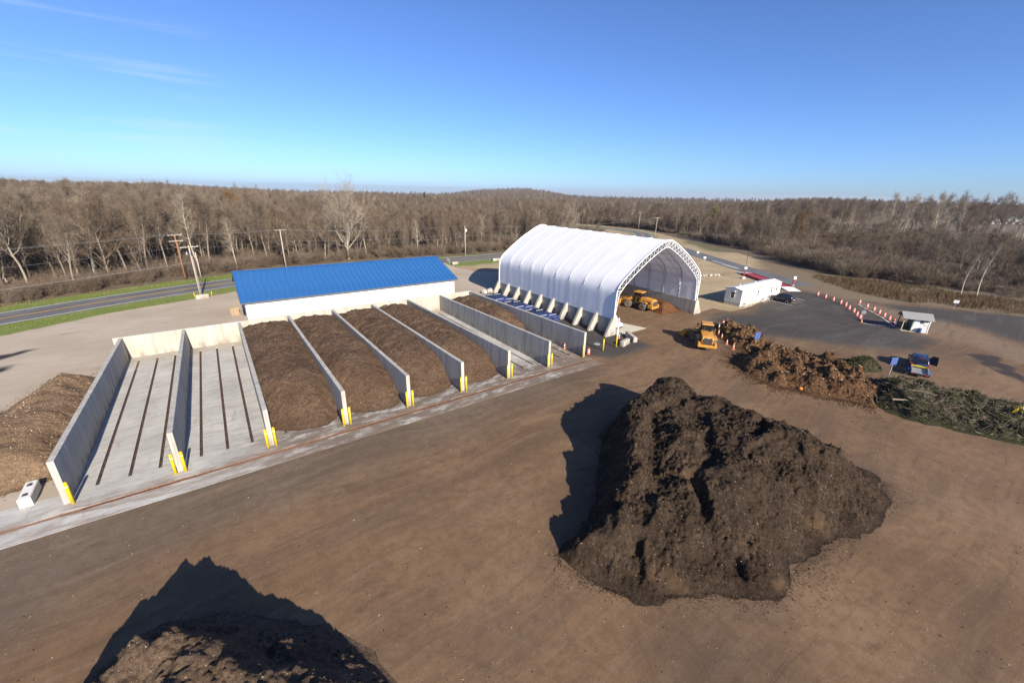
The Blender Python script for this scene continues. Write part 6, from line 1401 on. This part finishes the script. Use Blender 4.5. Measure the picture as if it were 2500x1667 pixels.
# prototypes for the wooded masses (a collection that is not in the scene; the masses draw from it)
def proto_col(name, meshes):
    c = bpy.data.collections.new(name)
    for k, me in enumerate(meshes):
        c.objects.link(bpy.data.objects.new('%s_%02d' % (name, k), me))
    return c
WOODC = proto_col('wood_kind', [p['one'] for p in PROTO if p['key'] in ('bare', 'pale', 'red', 'multi', 'rust')]+[conM])
NW = len(WOODC.objects)
shr = []
for q, m in enumerate(('twig', 'twig_red', 'twig', 'twig_pale')):
    v, f = shrub(200+q, 4.5, 15+q, 15); me = np_mesh('shrub', v, f); me.materials.append(MATS[m]); shr.append(me)
SHRC = proto_col('shrub_kind', shr)
def scatter(name, coll, X, Y, SC, PID, m=None, label=None, cat=None, zf=terrain_z):
    n = len(X); Z = zf(X, Y)
    me = bpy.data.meshes.new(name); me.vertices.add(n); me.vertices.foreach_set('co', np.stack([X, Y, Z], 1).astype(np.float32).ravel())
    for a, v in (('sc', SC), ('rz', rng.uniform(0, 6.28, n))):
        at = me.attributes.new(a, 'FLOAT', 'POINT'); at.data.foreach_set('value', np.asarray(v, np.float32))
    at = me.attributes.new('pid', 'INT', 'POINT'); at.data.foreach_set('value', np.asarray(PID, np.int32))
    o = bpy.data.objects.new(name, me); COL.objects.link(o)
    ng = bpy.data.node_groups.new(name+'_nodes', 'GeometryNodeTree'); ng.interface.new_socket('Geometry', in_out='INPUT', socket_type='NodeSocketGeometry'); ng.interface.new_socket('Geometry', in_out='OUTPUT', socket_type='NodeSocketGeometry')
    N = ng.nodes; gi, go = N.new('NodeGroupInput'), N.new('NodeGroupOutput'); ci = N.new('GeometryNodeCollectionInfo'); ci.inputs['Collection'].default_value = coll; ci.inputs['Separate Children'].default_value = True; ci.inputs['Reset Children'].default_value = True
    ip = N.new('GeometryNodeInstanceOnPoints'); ip.inputs['Pick Instance'].default_value = True
    def na_(nm, t):
        q = N.new('GeometryNodeInputNamedAttribute'); q.data_type = t; q.inputs['Name'].default_value = nm; return q.outputs['Attribute']
    cx = N.new('ShaderNodeCombineXYZ'); ng.links.new(na_('rz', 'FLOAT'), cx.inputs[2]); L = ng.links
    L.new(gi.outputs[0], ip.inputs['Points']); L.new(ci.outputs[0], ip.inputs['Instance']); L.new(na_('pid', 'INT'), ip.inputs['Instance Index']); L.new(cx.outputs[0], ip.inputs['Rotation']); L.new(na_('sc', 'FLOAT'), ip.inputs['Scale']); L.new(ip.outputs[0], go.inputs[0])
    md = o.modifiers.new('scatter', 'NODES'); md.node_group = ng
    return stuff(o, label, cat)
def sector(r0, r1, n):
    a = YAW+rng.uniform(-1.15, 1.12, n); r = np.sqrt(rng.uniform(r0*r0, r1*r1, n)); return CAM[0]+r*np.sin(a), CAM[1]+r*np.cos(a), r, np.tan(a-YAW)
def clear_of_roads(x, y): return (dline(ROAD, x, y) > 8) & (sdf(FIELD, x, y) > 2)
# near woods, the trees behind the front rows
xs, ys, r, u = sector(90, 300, 9000); inl = sdf(FL, xs, ys) < -20
inr = (sdf(FR, xs, ys) < -4) & (xs < 325) & (fbm(xs*0.02, ys*0.02, 3, 55) > 0.18-0.6*smooth(20, 60, ys)) & (ys > -40)
k = ((inl & (rng.random(len(xs)) < 0.75)) | (inr & (rng.random(len(xs)) < 0.30))) & clear_of_roads(xs, ys); X1, Y1, U1, IR = xs[k], ys[k], u[k], inr[k]
hs_ = np.where(IR, rng.uniform(0.5, 0.85, len(X1)), (0.72+0.45*rng.random(len(X1))**1.6)*(1-0.28*smooth(-0.6, -0.25, U1)))
xs, ys, r, u = sector(300, 1000, 15000)
track = dline(TR, xs, ys) < 6
lotgap = (u > 0.78) & (r > 470) & (r < 760)
k = (~track) & (~lotgap) & ~((u > 0.8) & (r < 470) & (rng.random(len(xs)) < 0.7)) & ~((u > 0.7) & (rng.random(len(xs)) < 0.35)) & (dline(ROAD, xs, ys) > 8) & ((xs > 318) | (u < 0.6)); X2, Y2, U2 = xs[k], ys[k], u[k]
h2 = 0.5+0.5*rng.random(len(X2))**1.7+0.46*smooth(0.45, 0.75, U2)+0.38*smooth(-0.5, -0.85, U2)
X3, Y3, r3, U3 = sector(1000, 2600, 15000); h3 = 0.6+0.75*rng.random(len(X3))**1.6
tl = rng.random(len(X1)) < 0.07; hs_ = np.where(tl & ~IR, hs_*1.1, hs_)
XX, YY, HH = np.concatenate([X1, X2, X3]), np.concatenate([Y1, Y2, Y3]), np.concatenate([hs_, h2, h3])
pid = rng.choice(NW, len(XX), p=np.array([8]*6+[2.2]*2+[6]*2+[6]+[1.2]+[0.5])/np.sum([8]*6+[2.2]*2+[6]*2+[6]+[1.2]+[0.5]))
scatter('distant_wood', WOODC, XX, YY, HH, pid, label='wide leafless brown wood stretching to the horizon', cat='wood')
# undergrowth along the wood edges, and the thicket on the right
xs, ys, r, u = sector(80, 240, 14000); d = -sdf(FL, xs, ys); k = (d > -1.5) & (d < 45) & (rng.random(len(xs)) < np.where(d < 8, 1.0, 0.35)) & (dline(ROAD, xs, ys) > 7.5); XA, YA = xs[k], ys[k]
sA = rng.uniform(0.35, 0.95, len(XA))
scatter('undergrowth', SHRC, XA, YA, sA, rng.integers(0, 3, len(XA)), label='brown tangle of shrubs along the foot of the roadside wood', cat='undergrowth')
xs, ys, r, u = sector(120, 330, 30000); d = -sdf(FR, xs, ys); k = (d > 0) & (xs < 320) & (rng.random(len(xs)) < 0.55) & (dline(TR, xs, ys) > 13) & clear_of_roads(xs, ys); XB, YB = xs[k], ys[k]
sB = np.where(dline(TR, XB, YB) < 40, 0.6, 1.0)*(0.55+0.95*np.clip(0.5+fbm(XB*0.03, YB*0.03, 3, 66)*1.6, 0, 1))*rng.uniform(0.8, 1.2, len(XB))
scatter('thicket', SHRC, XB, YB, sB, rng.choice(4, len(XB), p=[.4, .25, .3, .05]), label='dense brown thicket of bare shrubs right of the access road', cat='thicket')
# reeds and grass
def blades(name, m, poly, n, h, wd, label, cat, seed, cond=None, z0=0.0):
    r = np.random.default_rng(seed); P_ = np.array(poly); x = r.uniform(P_[:, 0].min(), P_[:, 0].max(), n); y = r.uniform(P_[:, 1].min(), P_[:, 1].max(), n); k = sdf(poly, x, y)+2.0*fbm(x*.2, y*.2, 3, 7) < 0
    if cond is not None: k &= cond(x, y)
    x, y = x[k], y[k]; n = len(x); L = h*r.uniform(0.35, 1.35, n)*np.clip(0.75+1.3*fbm(x*.22, y*.22, 4, 77), 0.15, 1.7); a = r.uniform(0, 6.28, n); b = np.stack([np.cos(a), np.sin(a), 0*a], 1)*wd
    C = np.stack([x, y, np.full(n, z0-0.03)], 1); ln = r.normal(size=(n, 2))*0.16; Tp = C+np.stack([ln[:, 0]*L, ln[:, 1]*L, L], 1)
    V = np.concatenate([C-b, C+b, (C+Tp)/2+b, Tp, (C+Tp)/2-b]); i = np.arange(n)
    me = bpy.data.meshes.new(name); F = np.stack([i, n+i, 2*n+i, 3*n+i], 1); F2 = np.stack([i, 2*n+i, 3*n+i, 4*n+i], 1)
    return stuff(link(name, np_mesh(name, V, np.concatenate([F, F2])), m), label, cat)
REED = [(143, 7), (134.5, -2), (130, -10), (131.5, -16), (137.2, -31), (141.5, -60), (146, -90), (162, -90), (159, -60), (156, -29), (154.5, -18), (153.5, -4), (148.5, 9)]
blades('reeds', 'reed', REED, 42000, 0.95, 0.03, 'strip of dry ochre reeds between the dark lot and the thicket', 'reeds', 41)
VERGE = [(-60, 22), (-15.3, 50.1), (-5.7, 56.6), (6.5, 61.2), (13.3, 64.5), (30, 70.6), (42, 73), (42, 90), (14, 86), (3, 83), (-20, 71.5), (-60, 48)]
blades('verge_grass', 'grass_blade', VERGE, 60000, 0.22, 0.03, 'short green grass on the road verges', 'grass', 42, lambda x, y: dline(ROAD, x, y) > 5.0)

# ------------------------------------------------------------------ far houses and the distant lot
def far_pt(px, py, depth):
    d = FW*1.0+RX*((px-1250)/FPX)-UP*((py-833.5)/FPX); return Vector(CAM)+d*depth
def house(px, depth, L, Wd, H, label, rz):
    p = far_pt(px, 480, depth); z = float(terrain_z(np.array([p.x]), np.array([p.y]))[0]); r = empty('house', (p.x, p.y, z), rz); tag(r, label, 'house', 'white houses on the far rise')
    MB().box(-L/2, L/2, -Wd/2, Wd/2, 0, H).build('wall', 'house_white', r); MB().prism([(-Wd/2-0.4, H), (Wd/2+0.4, H), (0, H+Wd*0.35)], 'x', -L/2-0.4, L/2+0.4).build('roof', 'house_roof', r)
    for x in (-L*0.3, 0, L*0.3): MB().box(x-0.7, x+0.7, -Wd/2-0.05, -Wd/2-0.005, 1.2, 2.8).build('window', 'glass_dark', r)
for k, (px, dp, L, H, l) in enumerate(((610, 760, 14, 5, 'leftmost white house among far treetops'), (650, 780, 16, 4.5, 'second white house from the left on the far rise'), (945, 700, 15, 5, 'white house left of the two dark pines on the far rise'), (993, 720, 18, 4, 'long white house just below the dark pines'), (1003, 790, 16, 6.5, 'tallest white house, between the dark pines'), (1030, 800, 14, 6, 'white house right of the tallest one on the rise'), (1090, 720, 17, 4, 'rightmost white house on the far rise'))):
    house(px, dp, L, 9, H, l, random.uniform(-0.3, 0.5)-YAW)
def pine(px, depth, h, label):
    p = far_pt(px, 480, depth); z = float(terrain_z(np.array([p.x]), np.array([p.y]))[0]); r = empty('pine_tree', (p.x, p.y, z)); r.scale = (h/11*1.15, h/11*1.15, h/11); tag(r, label, 'tree', 'dark pines on the far rise')
    for nm, (v, f), m in (('trunk', conT, 'bark'), ('crown', conC, 'needle_dark')): link(nm, np_mesh(nm, v, f), m, r)
pine(1010, 660, 15, 'left of two dark pines on the far rise'); pine(1036, 680, 17, 'right of two dark pines on the far rise'); pine(1267, 600, 10, 'dark pine above the left end of the dome ridge')
fl = far_pt(2420, 532, 520); zl = float(terrain_z(np.array([fl.x]), np.array([fl.y]))[0])
fb = empty('distant_building', (fl.x+45, fl.y-15, zl), -YAW-0.35); tag(fb, 'long low building with green roof far off at the right edge', 'building')
MB().box(-70, 70, -9, 9, 0, 4.2).build('wall', 'house_white', fb); MB().prism([(-10, 4.2), (10, 4.2), (0, 6.4)], 'x', -71, 71).build('roof', 'roof_green', fb)
for k in range(14): MB().box(-64+k*9.6, -60+k*9.6, -9.1, -9.01, 0.3, 3.2).build('loading_door', 'trim_grey', fb)
vb = MB().box(-2.6, 2.6, -1.0, 1.0, 0.35, 1.3); vc = MB().box(-2.2, 1.2, -0.95, 0.95, 1.3, 2.2, None, 0.9, 0.85)
vm = None
for k in range(26):
    t = (k % 13)/12; row = k//13; px = 2300+t*215; dp = 462+row*24+random.uniform(-3, 3); p = far_pt(px, 535, dp); z = float(terrain_z(np.array([p.x]), np.array([p.y]))[0])
    r = empty('distant_van', (p.x, p.y, z), random.uniform(-.2, .2)-YAW+0.9); tag(r, '%s vehicle from the left in the %s row of the distant lot behind the trees' % ((ORD+['thirteenth'])[k % 13], ('near', 'back')[row]), 'vehicle', 'vehicles in the distant lot')
    m = random.choice(['truck_white', 'truck_white', 'truck_white', 'galvanised', 'suv_blue', 'scale_red'])
    if vm is None: vm = {}
    if m not in vm: a, b = vb.build('body', m, r), vc.build('cabin', m if m == 'truck_white' else 'glass_dark', r); vm[m] = (a.data, b.data)
    else: link('body', vm[m][0], None, r); link('cabin', vm[m][1], None, r)

# ------------------------------------------------------------------ the air
hz = MB().box(-9300, 9300, -9300, 9300, -145, 47).build('haze', None)
hm = bpy.data.materials.new('air'); hm.use_nodes = True; ht = hm.node_tree; ht.nodes.clear(); ho = ht.nodes.new('ShaderNodeOutputMaterial'); hv = ht.nodes.new('ShaderNodeVolumePrincipled')
hv.inputs['Density'].default_value = 0.00008; hv.inputs['Color'].default_value = (0.92, 0.95, 1.0, 1); hv.inputs['Anisotropy'].default_value = 0.2
ht.links.new(hv.outputs[0], ho.inputs['Volume']); hz.data.materials.append(hm); stuff(hz, 'thin blue air over the far woods', 'haze')
